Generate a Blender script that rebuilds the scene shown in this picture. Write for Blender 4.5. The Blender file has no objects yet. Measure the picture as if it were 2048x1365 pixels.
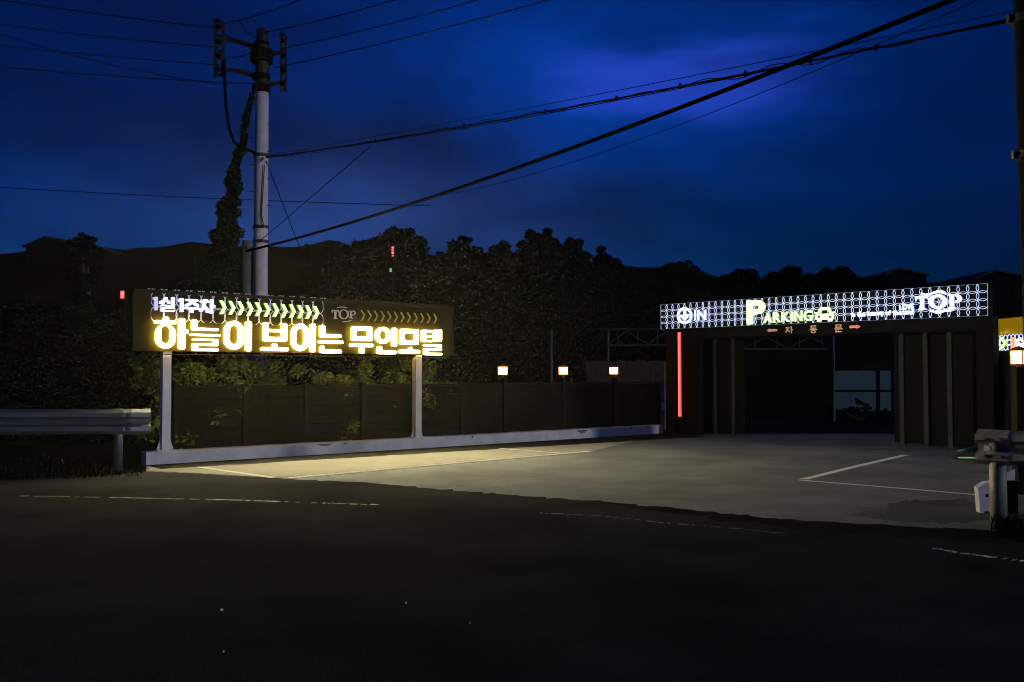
import bpy, bmesh, math, random
import numpy as np
from mathutils import Vector, Matrix
from math import radians as R

scene = bpy.context.scene
col = scene.collection
random.seed(7)
rng = np.random.default_rng(11)

# ------------------------------------------------------------------ camera
W, H, F = 2048.0, 1365.0, 1850.0
CAM_H, PITCH = 1.6, math.atan(61.5 / 1850.0)
cam_d = bpy.data.cameras.new('camera')
cam_d.sensor_width = 36.0
cam_d.lens = 36.0 * F / W
cam_d.clip_end = 3000.0
cam = bpy.data.objects.new('camera', cam_d)
col.objects.link(cam)
cam.location = (0, 0, CAM_H)
cam.rotation_euler = (R(90) + PITCH, 0, 0)
scene.camera = cam

# ------------------------------------------------------------------ sky
SUN_AZ, SUN_EL = R(122), R(5.5)          # azimuth clockwise from +Y: behind the camera, to the right
world = bpy.data.worlds.new('World')
scene.world = world
world.use_nodes = True
nt = world.node_tree
nt.nodes.clear()
def wn(t, **kw):
    n = nt.nodes.new(t)
    for k, v in kw.items():
        setattr(n, k, v)
    return n
out = wn('ShaderNodeOutputWorld')
bg = wn('ShaderNodeBackground')
sky = wn('ShaderNodeTexSky')
sky.sky_type = 'NISHITA'
sky.sun_disc = False
sky.sun_elevation = SUN_EL
sky.sun_rotation = SUN_AZ
SKY_STRENGTH = 0.056
bg.inputs['Strength'].default_value = SKY_STRENGTH
tc = wn('ShaderNodeTexCoord')
# dusk tint: the blue end of the spectrum only
tint = wn('ShaderNodeMix', data_type='RGBA', blend_type='MULTIPLY')
tint.inputs[0].default_value = 1.0
tint.inputs[7].default_value = (0.0005, 0.150, 0.98, 1)
nt.links.new(sky.outputs[0], tint.inputs[6])
# clouds: long low banks of darker and paler cloud
mp = wn('ShaderNodeMapping')
mp.inputs['Scale'].default_value = (1.0, 1.0, 3.2)
mp.inputs['Location'].default_value = (0.35, 0.2, 0.1)
nt.links.new(tc.outputs['Generated'], mp.inputs[0])
nz = wn('ShaderNodeTexNoise')
nz.inputs['Scale'].default_value = 2.3
nz.inputs['Detail'].default_value = 5
nz.inputs['Roughness'].default_value = 0.5
nz.inputs['Distortion'].default_value = 0.4
nt.links.new(mp.outputs[0], nz.inputs['Vector'])
cr = wn('ShaderNodeMapRange')
cr.inputs[1].default_value = 0.33
cr.inputs[2].default_value = 0.68
cr.inputs[3].default_value = 0.5
cr.inputs[4].default_value = 1.30
nt.links.new(nz.outputs['Fac'], cr.inputs[0])
cl = wn('ShaderNodeMix', data_type='RGBA', blend_type='MULTIPLY')
cl.inputs[0].default_value = 1.0
nt.links.new(tint.outputs[2], cl.inputs[6])
nt.links.new(cr.outputs[0], cl.inputs[7])
# a gap in the cloud where the last light shows violet
gap = wn('ShaderNodeMapping')
gx, gz = (1330 - 1024) / F, math.tan(math.atan((682 - 160) / F) + PITCH)
gd = Vector((gx, 1, gz)).normalized()
gap.vector_type = 'POINT'
GS = (6.0, 3.0, 23.0)
gap.inputs['Scale'].default_value = GS
gap.inputs['Location'].default_value = tuple(-gd[i] * GS[i] for i in range(3))
nz2 = wn('ShaderNodeTexNoise')
nz2.inputs['Scale'].default_value = 5.0; nz2.inputs['Detail'].default_value = 6; nz2.inputs['Roughness'].default_value = 0.6
nt.links.new(mp.outputs[0], nz2.inputs['Vector'])
wob = wn('ShaderNodeVectorMath', operation='MULTIPLY_ADD')
wob.inputs[1].default_value = (0.22, 0.0, 0.11); wob.inputs[2].default_value = (-0.11, 0.0, -0.055)
nt.links.new(nz2.outputs['Color'], wob.inputs[0])
wadd = wn('ShaderNodeVectorMath', operation='ADD')
nt.links.new(tc.outputs['Generated'], wadd.inputs[0]); nt.links.new(wob.outputs[0], wadd.inputs[1])
nt.links.new(wadd.outputs[0], gap.inputs[0])
gl = wn('ShaderNodeVectorMath', operation='LENGTH')
nt.links.new(gap.outputs[0], gl.inputs[0])
gm = wn('ShaderNodeMapRange')
gm.interpolation_type = 'SMOOTHERSTEP'
gm.inputs[1].default_value = 1.3
gm.inputs[2].default_value = 0.0
gm.inputs[3].default_value = 0.0
gm.inputs[4].default_value = 1.0
nt.links.new(gl.outputs['Value'], gm.inputs[0])
gmul = wn('ShaderNodeMath', operation='MULTIPLY')
nt.links.new(gm.outputs[0], gmul.inputs[0])
nt.links.new(cr.outputs[0], gmul.inputs[1])
gadd = wn('ShaderNodeMix', data_type='RGBA', blend_type='ADD')
gadd.inputs[7].default_value = (0.26, 0.40, 4.0, 1)
nt.links.new(gmul.outputs[0], gadd.inputs[0])
nt.links.new(cl.outputs[2], gadd.inputs[6])
# soft broad patches: (px, py, scale, added colour) or darker cloud banks (multiplied)
def patch(px, py, sc, colour, prev, mode='ADD'):
    m_ = wn('ShaderNodeMapping')
    d_ = Vector(((px - 1024) / F, 1, math.tan(math.atan((682 - py) / F) + PITCH))).normalized()
    m_.inputs['Scale'].default_value = sc
    m_.inputs['Location'].default_value = tuple(-d_[i] * sc[i] for i in range(3))
    nt.links.new(wadd.outputs[0], m_.inputs[0])
    l_ = wn('ShaderNodeVectorMath', operation='LENGTH'); nt.links.new(m_.outputs[0], l_.inputs[0])
    r_ = wn('ShaderNodeMapRange'); r_.interpolation_type = 'SMOOTHERSTEP'
    r_.inputs[1].default_value = 1.25; r_.inputs[2].default_value = 0.0
    nt.links.new(l_.outputs['Value'], r_.inputs[0])
    k_ = wn('ShaderNodeMath', operation='MULTIPLY'); nt.links.new(r_.outputs[0], k_.inputs[0])
    if mode == 'ADD': nt.links.new(cr.outputs[0], k_.inputs[1])
    else: k_.inputs[1].default_value = 1.0
    a_ = wn('ShaderNodeMix', data_type='RGBA', blend_type=mode)
    a_.inputs[7].default_value = (*colour, 1)
    nt.links.new(k_.outputs[0], a_.inputs[0]); nt.links.new(prev, a_.inputs[6])
    return a_.outputs[2]
c_out = gadd.outputs[2]
c_out = patch(640, 430, (2.6, 2.0, 9.0), (0.22, 0.34, 0.9), c_out)
c_out = patch(1180, 190, (3.0, 2.0, 8.5), (0.0, 0.35, 3.0), c_out)
c_out = patch(700, 60, (3.0, 2.0, 7.0), (0.0, 0.14, 1.3), c_out)
c_out = patch(-20, 120, (2.6, 2.0, 5.0), (0.4, 0.5, 0.55), c_out, 'MULTIPLY')
c_out = patch(2150, 330, (3.0, 2.0, 4.5), (0.5, 0.6, 0.65), c_out, 'MULTIPLY')
c_out = patch(480, 285, (3.2, 2.0, 17.0), (0.6, 0.65, 0.65), c_out, 'MULTIPLY')
c_out = patch(880, 225, (6.5, 2.0, 16.0), (0.5, 0.6, 0.6), c_out, 'MULTIPLY')
nt.links.new(c_out, bg.inputs['Color'])
nt.links.new(bg.outputs[0], out.inputs[0])

# the one sun lamp, standing in for an unseen street lamp, low behind the camera on the right
sun_d = bpy.data.lights.new('dusk_sun', 'SUN')
sun_d.energy = 0.70
sun_d.color = (0.93, 0.92, 0.97)
sun_d.angle = R(3)
sun = bpy.data.objects.new('dusk_sun', sun_d)
col.objects.link(sun)
sdir = Vector((math.sin(SUN_AZ) * math.cos(SUN_EL), math.cos(SUN_AZ) * math.cos(SUN_EL), math.sin(SUN_EL)))
sun.rotation_euler = (-sdir).to_track_quat('-Z', 'Y').to_euler()

scene.view_settings.view_transform = 'Standard'
scene.view_settings.look = 'None'
scene.view_settings.exposure = 0.0
scene.view_settings.gamma = 1.0
scene.view_settings.use_curve_mapping = False
scene.render.engine = 'CYCLES'
scene.cycles.use_denoising = True
scene.cycles.filter_width = 1.0
scene.cycles.max_bounces = 6
scene.cycles.sample_clamp_indirect = 3.0
scene.cycles.sample_clamp_direct = 12.0
scene.cycles.caustics_reflective = False
scene.cycles.caustics_refractive = False

# ------------------------------------------------------------------ placing: pixels of the survey photo to metres
CP, SP = math.cos(PITCH), math.sin(PITCH)
CAMP = Vector((0, 0, CAM_H))
def ray(x, y):
    a, b = (x - W / 2) / F, (H / 2 - y) / F
    return Vector((a, CP - b * SP, SP + b * CP))
def at(x, y, d):
    r = ray(x, y)
    return CAMP + r * (d / r.y)
def gnd(x, y, z=0.0):
    r = ray(x, y)
    return CAMP + r * ((z - CAM_H) / r.z)
class Plane:
    """vertical plane through o along u; out = horizontal normal towards the viewer"""
    def __init__(self, o, u):
        self.o = Vector((o[0], o[1], 0)); self.u = Vector((u[0], u[1], 0)).normalized()
        n = Vector((self.u.y, -self.u.x, 0))
        if n.dot(CAMP - self.o) < 0: n = -n
        self.n = n
    def off(self, d):
        p = Plane(self.o + self.n * d, self.u); return p
    def uv(self, x, y):
        r = ray(x, y)
        t = (self.o - CAMP).dot(self.n) / r.dot(self.n)
        p = CAMP + r * t
        return (p - self.o).dot(self.u), p.z
    def P(self, u, v, w=0.0):
        return self.o + self.u * u + self.n * w + Vector((0, 0, v))

# ------------------------------------------------------------------ materials
def principled(name):
    m = bpy.data.materials.new(name); m.use_nodes = True
    return m, m.node_tree, m.node_tree.nodes['Principled BSDF']
def mat(name, c, rough=0.7, metal=0.0, vary=0.35, scale=6.0, bump=0.0, bscale=60.0, spec=0.4, c2=None):
    m, t, b = principled(name)
    tcn = t.nodes.new('ShaderNodeTexCoord')
    n = t.nodes.new('ShaderNodeTexNoise')
    n.inputs['Scale'].default_value = scale; n.inputs['Detail'].default_value = 6
    n.inputs['Roughness'].default_value = 0.62
    t.links.new(tcn.outputs['Object'], n.inputs['Vector'])
    r = t.nodes.new('ShaderNodeValToRGB')
    lo = c2 if c2 else tuple(x * (1 - vary) for x in c)
    hi = c if c2 else tuple(min(1, x * (1 + vary)) for x in c)
    r.color_ramp.elements[0].position = 0.3; r.color_ramp.elements[1].position = 0.7
    r.color_ramp.elements[0].color = (*lo, 1); r.color_ramp.elements[1].color = (*hi, 1)
    t.links.new(n.outputs['Fac'], r.inputs[0]); t.links.new(r.outputs[0], b.inputs['Base Color'])
    b.inputs['Roughness'].default_value = rough; b.inputs['Metallic'].default_value = metal
    b.inputs['Specular IOR Level'].default_value = spec
    if bump:
        n2 = t.nodes.new('ShaderNodeTexNoise'); n2.inputs['Scale'].default_value = bscale
        n2.inputs['Detail'].default_value = 4
        t.links.new(tcn.outputs['Object'], n2.inputs['Vector'])
        bp = t.nodes.new('ShaderNodeBump'); bp.inputs['Strength'].default_value = bump
        bp.inputs['Distance'].default_value = 0.02
        t.links.new(n2.outputs['Fac'], bp.inputs['Height']); t.links.new(bp.outputs[0], b.inputs['Normal'])
    return m
def glow(name, c, s, base=(0.6, 0.6, 0.6)):
    m, t, b = principled(name)
    b.inputs['Base Color'].default_value = (*base, 1); b.inputs['Roughness'].default_value = 0.4
    tcn = t.nodes.new('ShaderNodeTexCoord'); n = t.nodes.new('ShaderNodeTexNoise')
    n.inputs['Scale'].default_value = 3.0
    t.links.new(tcn.outputs['Object'], n.inputs['Vector'])
    mr = t.nodes.new('ShaderNodeMapRange'); mr.inputs[3].default_value = s * 0.85; mr.inputs[4].default_value = s * 1.15
    t.links.new(n.outputs['Fac'], mr.inputs[0])
    b.inputs['Emission Color'].default_value = (*c, 1)
    t.links.new(mr.outputs[0], b.inputs['Emission Strength'])
    return m

def ground_mat(name, ca, cb, cc, s1, s2, rough, speck=0.5):
    """two scales of patchiness plus fine aggregate"""
    m, t, b = principled(name)
    tcn = t.nodes.new('ShaderNodeTexCoord')
    def noise(s, d=6, r=0.6):
        n = t.nodes.new('ShaderNodeTexNoise'); n.inputs['Scale'].default_value = s
        n.inputs['Detail'].default_value = d; n.inputs['Roughness'].default_value = r
        t.links.new(tcn.outputs['Object'], n.inputs['Vector']); return n
    n1, n2, n3 = noise(s1), noise(s2), noise(70, 3, 0.7)
    r = t.nodes.new('ShaderNodeValToRGB')
    r.color_ramp.elements[0].position = 0.34; r.color_ramp.elements[1].position = 0.66
    r.color_ramp.elements[0].color = (*ca, 1); r.color_ramp.elements[1].color = (*cb, 1)
    t.links.new(n1.outputs['Fac'], r.inputs[0])
    mx = t.nodes.new('ShaderNodeMix'); mx.data_type = 'RGBA'
    mr = t.nodes.new('ShaderNodeMapRange'); mr.inputs[1].default_value = 0.56; mr.inputs[2].default_value = 0.72
    mr.inputs[4].default_value = 0.8
    t.links.new(n2.outputs['Fac'], mr.inputs[0]); t.links.new(mr.outputs[0], mx.inputs[0])
    t.links.new(r.outputs[0], mx.inputs[6]); mx.inputs[7].default_value = (*cc, 1)
    m2 = t.nodes.new('ShaderNodeMix'); m2.data_type = 'RGBA'; m2.blend_type = 'MULTIPLY'
    m2.inputs[0].default_value = 1.0
    mr2 = t.nodes.new('ShaderNodeMapRange'); mr2.inputs[1].default_value = 0.3; mr2.inputs[2].default_value = 0.7
    mr2.inputs[3].default_value = 1 - speck; mr2.inputs[4].default_value = 1 + speck
    t.links.new(n3.outputs['Fac'], mr2.inputs[0]); t.links.new(mx.outputs[2], m2.inputs[6]); t.links.new(mr2.outputs[0], m2.inputs[7])
    n4 = noise(160, 2, 0.8)
    mr4 = t.nodes.new('ShaderNodeMapRange'); mr4.inputs[1].default_value = 0.60; mr4.inputs[2].default_value = 0.74
    mr4.inputs[4].default_value = 0.38
    t.links.new(n4.outputs['Fac'], mr4.inputs[0])
    m4 = t.nodes.new('ShaderNodeMix'); m4.data_type = 'RGBA'
    t.links.new(mr4.outputs[0], m4.inputs[0]); t.links.new(m2.outputs[2], m4.inputs[6])
    m4.inputs[7].default_value = (min(1, cb[0] * 3.5), min(1, cb[1] * 3.5), min(1, cb[2] * 3.5), 1)
    t.links.new(m4.outputs[2], b.inputs['Base Color'])
    bp = t.nodes.new('ShaderNodeBump'); bp.inputs['Strength'].default_value = 0.5; bp.inputs['Distance'].default_value = 0.01
    t.links.new(n3.outputs['Fac'], bp.inputs['Height']); t.links.new(bp.outputs[0], b.inputs['Normal'])
    b.inputs['Roughness'].default_value = rough; b.inputs['Specular IOR Level'].default_value = 0.0
    return m
def worn_paint(name, paint, under, cover, scale=5.0):
    m, t, b = principled(name)
    tcn = t.nodes.new('ShaderNodeTexCoord')
    n = t.nodes.new('ShaderNodeTexNoise'); n.inputs['Scale'].default_value = scale; n.inputs['Detail'].default_value = 9
    n.inputs['Roughness'].default_value = 0.75
    t.links.new(tcn.outputs['Object'], n.inputs['Vector'])
    r = t.nodes.new('ShaderNodeValToRGB')
    r.color_ramp.elements[0].position = 0.5 - cover; r.color_ramp.elements[1].position = 0.58 - cover
    r.color_ramp.elements[0].color = (*under, 1); r.color_ramp.elements[1].color = (*paint, 1)
    t.links.new(n.outputs['Fac'], r.inputs[0]); t.links.new(r.outputs[0], b.inputs['Base Color'])
    b.inputs['Roughness'].default_value = 0.8
    return m
def leaf_mat(name, a, b_, trans=0.25):
    m, t, b = principled(name)
    oi = t.nodes.new('ShaderNodeNewGeometry')
    r = t.nodes.new('ShaderNodeValToRGB')
    r.color_ramp.elements[0].color = (*a, 1); r.color_ramp.elements[1].color = (*b_, 1)
    t.links.new(oi.outputs['Random Per Island'], r.inputs[0]); t.links.new(r.outputs[0], b.inputs['Base Color'])
    b.inputs['Roughness'].default_value = 0.9; b.inputs['Specular IOR Level'].default_value = 0.0
    b.inputs['Transmission Weight'].default_value = 0.0
    return m

M = {}
M['asphalt'] = ground_mat('asphalt', (0.012, 0.0132, 0.0158), (0.028, 0.0295, 0.033), (0.011, 0.012, 0.014), 0.55, 0.21, 0.95, 0.8)
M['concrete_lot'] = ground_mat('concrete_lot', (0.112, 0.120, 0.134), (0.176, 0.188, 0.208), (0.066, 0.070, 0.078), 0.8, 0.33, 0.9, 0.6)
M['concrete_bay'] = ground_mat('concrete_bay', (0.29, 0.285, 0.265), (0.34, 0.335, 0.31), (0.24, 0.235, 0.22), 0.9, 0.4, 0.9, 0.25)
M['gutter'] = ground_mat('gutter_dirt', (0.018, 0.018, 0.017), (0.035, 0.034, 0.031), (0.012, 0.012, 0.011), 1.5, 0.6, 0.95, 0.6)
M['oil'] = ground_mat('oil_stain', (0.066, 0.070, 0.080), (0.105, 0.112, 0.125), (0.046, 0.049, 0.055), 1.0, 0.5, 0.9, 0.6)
M['soil'] = ground_mat('soil', (0.010, 0.009, 0.007), (0.016, 0.016, 0.011), (0.007, 0.008, 0.005), 0.8, 0.3, 0.95, 0.5)
M['hill'] = ground_mat('hill_scrub', (0.004, 0.005, 0.004), (0.007, 0.007, 0.006), (0.003, 0.004, 0.003), 0.25, 0.08, 0.95, 0.5)
M['kerb'] = mat('painted_concrete', (0.62, 0.61, 0.62), 0.8, vary=0.18, scale=3.0, bump=0.3, bscale=25)
M['stain'] = mat('kerb_stain', (0.10, 0.12, 0.11), 0.8, vary=0.4, scale=9)
M['line'] = worn_paint('worn_white_paint', (0.85, 0.85, 0.83), (0.16, 0.16, 0.155), 0.20)
M['bay_line'] = worn_paint('bay_white_paint', (0.88, 0.87, 0.84), (0.45, 0.44, 0.42), 0.30)
M['road_line'] = worn_paint('worn_edge_paint', (0.12, 0.12, 0.115), (0.022, 0.022, 0.024), -0.01, 1.5)
M['road_line_b'] = worn_paint('bright_edge_paint', (0.85, 0.85, 0.85), (0.016, 0.016, 0.016), 0.03, 1.8)
M['galv'] = mat('galvanised_steel', (0.06, 0.078, 0.10), 0.45, 0.3, 0.2, 5, 0.08, 30)
M['galv_old'] = mat('weathered_steel', (0.20, 0.19, 0.185), 0.6, 0.1, 0.35, 5, 0.15, 30)
M['post_white'] = mat('grey_painted_steel', (0.55, 0.54, 0.54), 0.55, 0.1, 0.12, 4, 0.1, 40)
M['pole'] = mat('pole_concrete', (0.64, 0.57, 0.60), 0.85, vary=0.2, scale=2.5, bump=0.25, bscale=30)
M['dark_steel'] = mat('dark_steel', (0.0018, 0.0018, 0.002), 0.9, 0, 0.3, 8, 0, 60, 0.1)
M['stay'] = mat('old_grey_concrete', (0.13, 0.125, 0.12), 0.9, 0, 0.3, 3, 0.3, 30, 0.1)
M['rack'] = mat('rack_steel', (0.035, 0.034, 0.036), 0.6, 0.4, 0.4, 8)
M['cable'] = mat('black_cable', (0.003, 0.003, 0.0035), 0.7, 0, 0.3, 8, 0, 60, 0.0)
M['panel'] = mat('brown_sign_panel', (0.024, 0.021, 0.006), 0.8, 0, 0.25, 2.5, 0.1, 20, 0.1)
M['panel_trim'] = mat('brown_sign_trim', (0.030, 0.020, 0.010), 0.8, 0, 0.25, 3, 0, 60, 0.1)
M['board'] = mat('dark_fence_board', (0.0065, 0.0062, 0.0045), 0.9, 0, 0.35, 4, 0.2, 30, 0.1)
M['rail'] = mat('dark_fence_rail', (0.010, 0.0095, 0.007), 0.8, 0, 0.3, 6, 0, 60, 0.1)
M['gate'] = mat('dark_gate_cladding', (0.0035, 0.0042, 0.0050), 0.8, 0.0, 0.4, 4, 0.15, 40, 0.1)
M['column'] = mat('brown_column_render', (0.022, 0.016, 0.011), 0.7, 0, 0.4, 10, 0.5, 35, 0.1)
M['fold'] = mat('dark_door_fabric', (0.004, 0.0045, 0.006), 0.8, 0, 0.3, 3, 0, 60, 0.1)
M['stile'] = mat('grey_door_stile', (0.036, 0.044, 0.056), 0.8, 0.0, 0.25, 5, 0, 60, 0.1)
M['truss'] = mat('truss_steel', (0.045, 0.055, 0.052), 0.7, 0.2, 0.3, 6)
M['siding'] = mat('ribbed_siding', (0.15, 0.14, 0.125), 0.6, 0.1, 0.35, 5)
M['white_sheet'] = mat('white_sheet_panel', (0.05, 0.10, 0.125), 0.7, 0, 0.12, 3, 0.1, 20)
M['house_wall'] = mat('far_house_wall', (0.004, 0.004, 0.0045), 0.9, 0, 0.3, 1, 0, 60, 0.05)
M['house_roof'] = mat('far_house_roof', (0.008, 0.008, 0.009), 0.8, 0, 0.3, 2)
M['plastic'] = mat('white_plastic', (0.66, 0.64, 0.70), 0.5, 0, 0.08, 6)
M['rubber'] = mat('black_rubber', (0.012, 0.012, 0.012), 0.8, 0, 0.3, 20)
M['green_strip'] = mat('green_reflective_strip', (0.25, 0.75, 0.42), 0.25, 0.0, 0.15, 20)
M['bark'] = mat('bark', (0.035, 0.028, 0.02), 0.9, 0, 0.4, 8, 0.5, 20)
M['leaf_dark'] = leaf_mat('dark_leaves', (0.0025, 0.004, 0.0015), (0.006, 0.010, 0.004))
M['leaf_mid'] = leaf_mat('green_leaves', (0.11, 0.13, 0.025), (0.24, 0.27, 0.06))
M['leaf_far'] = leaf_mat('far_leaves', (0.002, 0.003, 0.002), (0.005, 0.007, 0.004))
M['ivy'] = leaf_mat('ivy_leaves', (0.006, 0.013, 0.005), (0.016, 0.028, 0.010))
M['yellow_fascia'] = glow('backlit_yellow_fascia', (1.0, 0.58, 0.0), 0.22, (0.5, 0.3, 0.02))
M['litter'] = mat('pale_litter', (0.85, 0.83, 0.6), 0.5, 0, 0.1, 9)
# light givers
M['face'] = glow('letter_face', (1.0, 0.84, 0.42), 310.0)
M['side'] = glow('letter_side', (1.0, 0.55, 0.08), 5.0)
M['halo'] = glow('letter_back', (1.0, 0.70, 0.12), 34.0)
M['blue_face'] = glow('blue_white_letter_face', (0.72, 0.78, 1.0), 5.0)
M['blue_side'] = glow('blue_letter_side', (0.10, 0.12, 0.95), 1.2)
M['blue_dim'] = glow('dim_letter_face', (0.45, 0.42, 0.85), 0.9)
M['chev'] = glow('green_chevron_face', (0.62, 1.0, 0.22), 2.2)
M['chev_side'] = glow('green_chevron_side', (0.12, 0.45, 0.02), 0.5)
M['lat_dim'] = glow('dim_lattice', (0.55, 0.60, 0.95), 0.34)
M['lat'] = glow('lit_lattice', (0.58, 0.68, 1.0), 0.95)
M['gate_face'] = glow('white_letter_face', (0.90, 0.94, 1.0), 2.2)
M['gate_side'] = glow('white_letter_side', (0.12, 0.2, 0.9), 1.0)
M['park_face'] = glow('green_white_letter_face', (0.74, 1.0, 0.46), 1.7)
M['park_side'] = glow('green_letter_side', (0.25, 0.7, 0.05), 0.9)
M['unlit_white'] = mat('unlit_letter', (0.62, 0.56, 0.60), 0.5, 0, 0.1, 6)
M['unlit_green'] = mat('unlit_chevron', (0.42, 0.38, 0.04), 0.5, 0, 0.1, 6)
M['neon_red'] = glow('red_neon', (1.0, 0.055, 0.04), 1.15)
M['neon_core'] = glow('red_neon_core', (1.0, 0.20, 0.14), 1.3)
M['orange_txt'] = glow('orange_lettering', (1.0, 0.26, 0.05), 0.26)
M['red_txt'] = glow('red_arrow', (1.0, 0.10, 0.05), 0.62)
M['lamp'] = glow('lantern_pane', (1.0, 0.52, 0.20), 16.0)
M['lamp_frame'] = mat('lantern_frame', (0.40, 0.12, 0.05), 0.6, 0.2, 0.2, 8)
M['led_red'] = glow('red_led', (1.0, 0.02, 0.02), 1.6)
M['led_red_core'] = glow('red_led_core', (1.0, 0.45, 0.42), 1.4)
M['led_green'] = glow('green_led', (0.03, 0.8, 0.20), 0.8)
M['orange_face'] = glow('orange_letter_face', (1.0, 0.35, 0.12), 1.2)

# ------------------------------------------------------------------ mesh building
class MB:
    def __init__(self):
        self.v, self.f, self.m = [], [], []
    def add(self, vs, fs, mi=0):
        o = len(self.v)
        self.v += [tuple(p) for p in vs]
        self.f += [tuple(i + o for i in f) for f in fs]
        self.m += [mi] * len(fs)
    def box(self, c, ax, ay, az, mi=0):
        """c centre; ax, ay, az half-axis vectors"""
        c, ax, ay, az = Vector(c), Vector(ax), Vector(ay), Vector(az)
        vs = [c + sx * ax + sy * ay + sz * az for sz in (-1, 1) for sy in (-1, 1) for sx in (-1, 1)]
        self.add(vs, [(0, 2, 3, 1), (4, 5, 7, 6), (0, 1, 5, 4), (2, 6, 7, 3), (0, 4, 6, 2), (1, 3, 7, 5)], mi)
    def pbox(self, pl, u0, u1, v0, v1, w0, w1, mi=0):
        self.box(pl.P((u0 + u1) / 2, (v0 + v1) / 2, (w0 + w1) / 2), pl.u * (abs(u1 - u0) / 2), pl.n * (abs(w1 - w0) / 2), (0, 0, abs(v1 - v0) / 2), mi)
    def prism(self, pl, pts, w0, w1, mf=0, ms=0, mb=None):
        """closed (u,v) outline, side walls from w0 to w1, faces"""
        n = len(pts)
        vs = [pl.P(u, v, w0) for u, v in pts] + [pl.P(u, v, w1) for u, v in pts]
        self.add(vs, [tuple(range(n, 2 * n)), tuple(range(n - 1, -1, -1))], mf)
        o = len(self.v) - 2 * n
        if mb is not None: self.m[-1] = mb
        self.f += [(o + i, o + (i + 1) % n, o + n + (i + 1) % n, o + n + i) for i in range(n)]
        self.m += [ms] * n
    def ring(self, pl, po, pi, w0, w1, mf=0, ms=0, mb=None):
        n = len(po)
        vs = [pl.P(u, v, w) for w in (w0, w1) for L in (po, pi) for u, v in L]
        o = len(self.v); self.v += [tuple(p) for p in vs]
        a, b, c, d = o, o + n, o + 2 * n, o + 3 * n
        for i in range(n):
            j = (i + 1) % n
            self.f += [(c + i, c + j, d + j, d + i), (a + j, a + i, b + i, b + j), (a + i, a + j, c + j, c + i), (b + j, b + i, d + i, d + j)]
            self.m += [mf, mf if mb is None else mb, ms, ms]
    def tube(self, pts, r, seg=6, mi=0, cap=True):
        pts = [Vector(p) for p in pts]
        rs = r if isinstance(r, (list, tuple)) else [r] * len(pts)
        o = len(self.v); up = None
        for i, p in enumerate(pts):
            t = (pts[min(i + 1, len(pts) - 1)] - pts[max(i - 1, 0)]).normalized()
            if up is None:
                up = Vector((0, 0, 1)) if abs(t.z) < 0.9 else Vector((1, 0, 0))
            a = t.cross(up).normalized(); b = a.cross(t).normalized(); up = b
            for k in range(seg):
                an = 2 * math.pi * k / seg
                self.v.append(tuple(p + (a * math.cos(an) + b * math.sin(an)) * rs[i]))
        for i in range(len(pts) - 1):
            for k in range(seg):
                k2 = (k + 1) % seg
                self.f.append((o + i * seg + k, o + i * seg + k2, o + (i + 1) * seg + k2, o + (i + 1) * seg + k)); self.m.append(mi)
        if cap:
            self.f.append(tuple(o + k for k in range(seg))[::-1]); self.m.append(mi)
            e = o + (len(pts) - 1) * seg
            self.f.append(tuple(e + k for k in range(seg))); self.m.append(mi)
    def build(self, name, mats, parent=None, smooth=False):
        me = bpy.data.meshes.new(name)
        off = root_of(parent)
        vs = [(x - off[0], y - off[1], z - off[2]) for x, y, z in self.v] if parent else self.v
        me.from_pydata(vs, [], self.f)
        if not isinstance(mats, (list, tuple)): mats = [mats]
        for m in mats: me.materials.append(m)
        if len(mats) > 1: me.polygons.foreach_set('material_index', self.m)
        bm = bmesh.new(); bm.from_mesh(me); bmesh.ops.recalc_face_normals(bm, faces=bm.faces); bm.to_mesh(me); bm.free()
        if smooth: me.polygons.foreach_set('use_smooth', [True] * len(me.polygons))
        o = bpy.data.objects.new(name, me); col.objects.link(o)
        if parent: o.parent = parent
        return o
def root_of(p):
    if p is None: return (0, 0, 0)
    while p.parent: p = p.parent
    return p.location
def tag(o, label=None, cat=None, group=None, kind=None):
    if label: o['label'] = label
    if cat: o['category'] = cat
    if group: o['group'] = group
    if kind: o['kind'] = kind
    return o
def thing(name, label, cat, loc, group=None):
    o = bpy.data.objects.new(name, None); col.objects.link(o); o.location = loc
    o.empty_display_size = 0.2
    return tag(o, label, cat, group)
def copy_tree(o, parent=None):
    c = o.copy(); col.objects.link(c)
    if parent: c.parent = parent
    for ch in list(o.children): copy_tree(ch, c)
    return c

def rrect(u0, v0, u1, v1, r, seg=4):
    if u0 > u1: u0, u1 = u1, u0
    if v0 > v1: v0, v1 = v1, v0
    r = min(r, (u1 - u0) / 2 * 0.999, (v1 - v0) / 2 * 0.999)
    pts = []
    for cx, cy, a0 in ((u1 - r, v1 - r, 0), (u0 + r, v1 - r, 90), (u0 + r, v0 + r, 180), (u1 - r, v0 + r, 270)):
        for k in range(seg + 1):
            a = R(a0 + 90 * k / seg); pts.append((cx + r * math.cos(a), cy + r * math.sin(a)))
    return pts

# ================================================================== GROUND
def sheet(name, pts, z, m, thick=0.0):
    b = MB()
    b.add([(p[0], p[1], z) for p in pts], [tuple(range(len(pts)))])
    o = b.build(name, m); o['kind'] = 'structure'
    if o.data.polygons[0].normal.z < 0: o.data.flip_normals()
    return o
sheet('ground', [(-900, -300), (900, -300), (900, 1500), (-900, 1500)], -0.03, M['soil'])

K0, K1 = gnd(292, 932), gnd(1325, 868)
KERB = Plane(K0, K1 - K0)
KLEN = (K1 - K0).length
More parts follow.
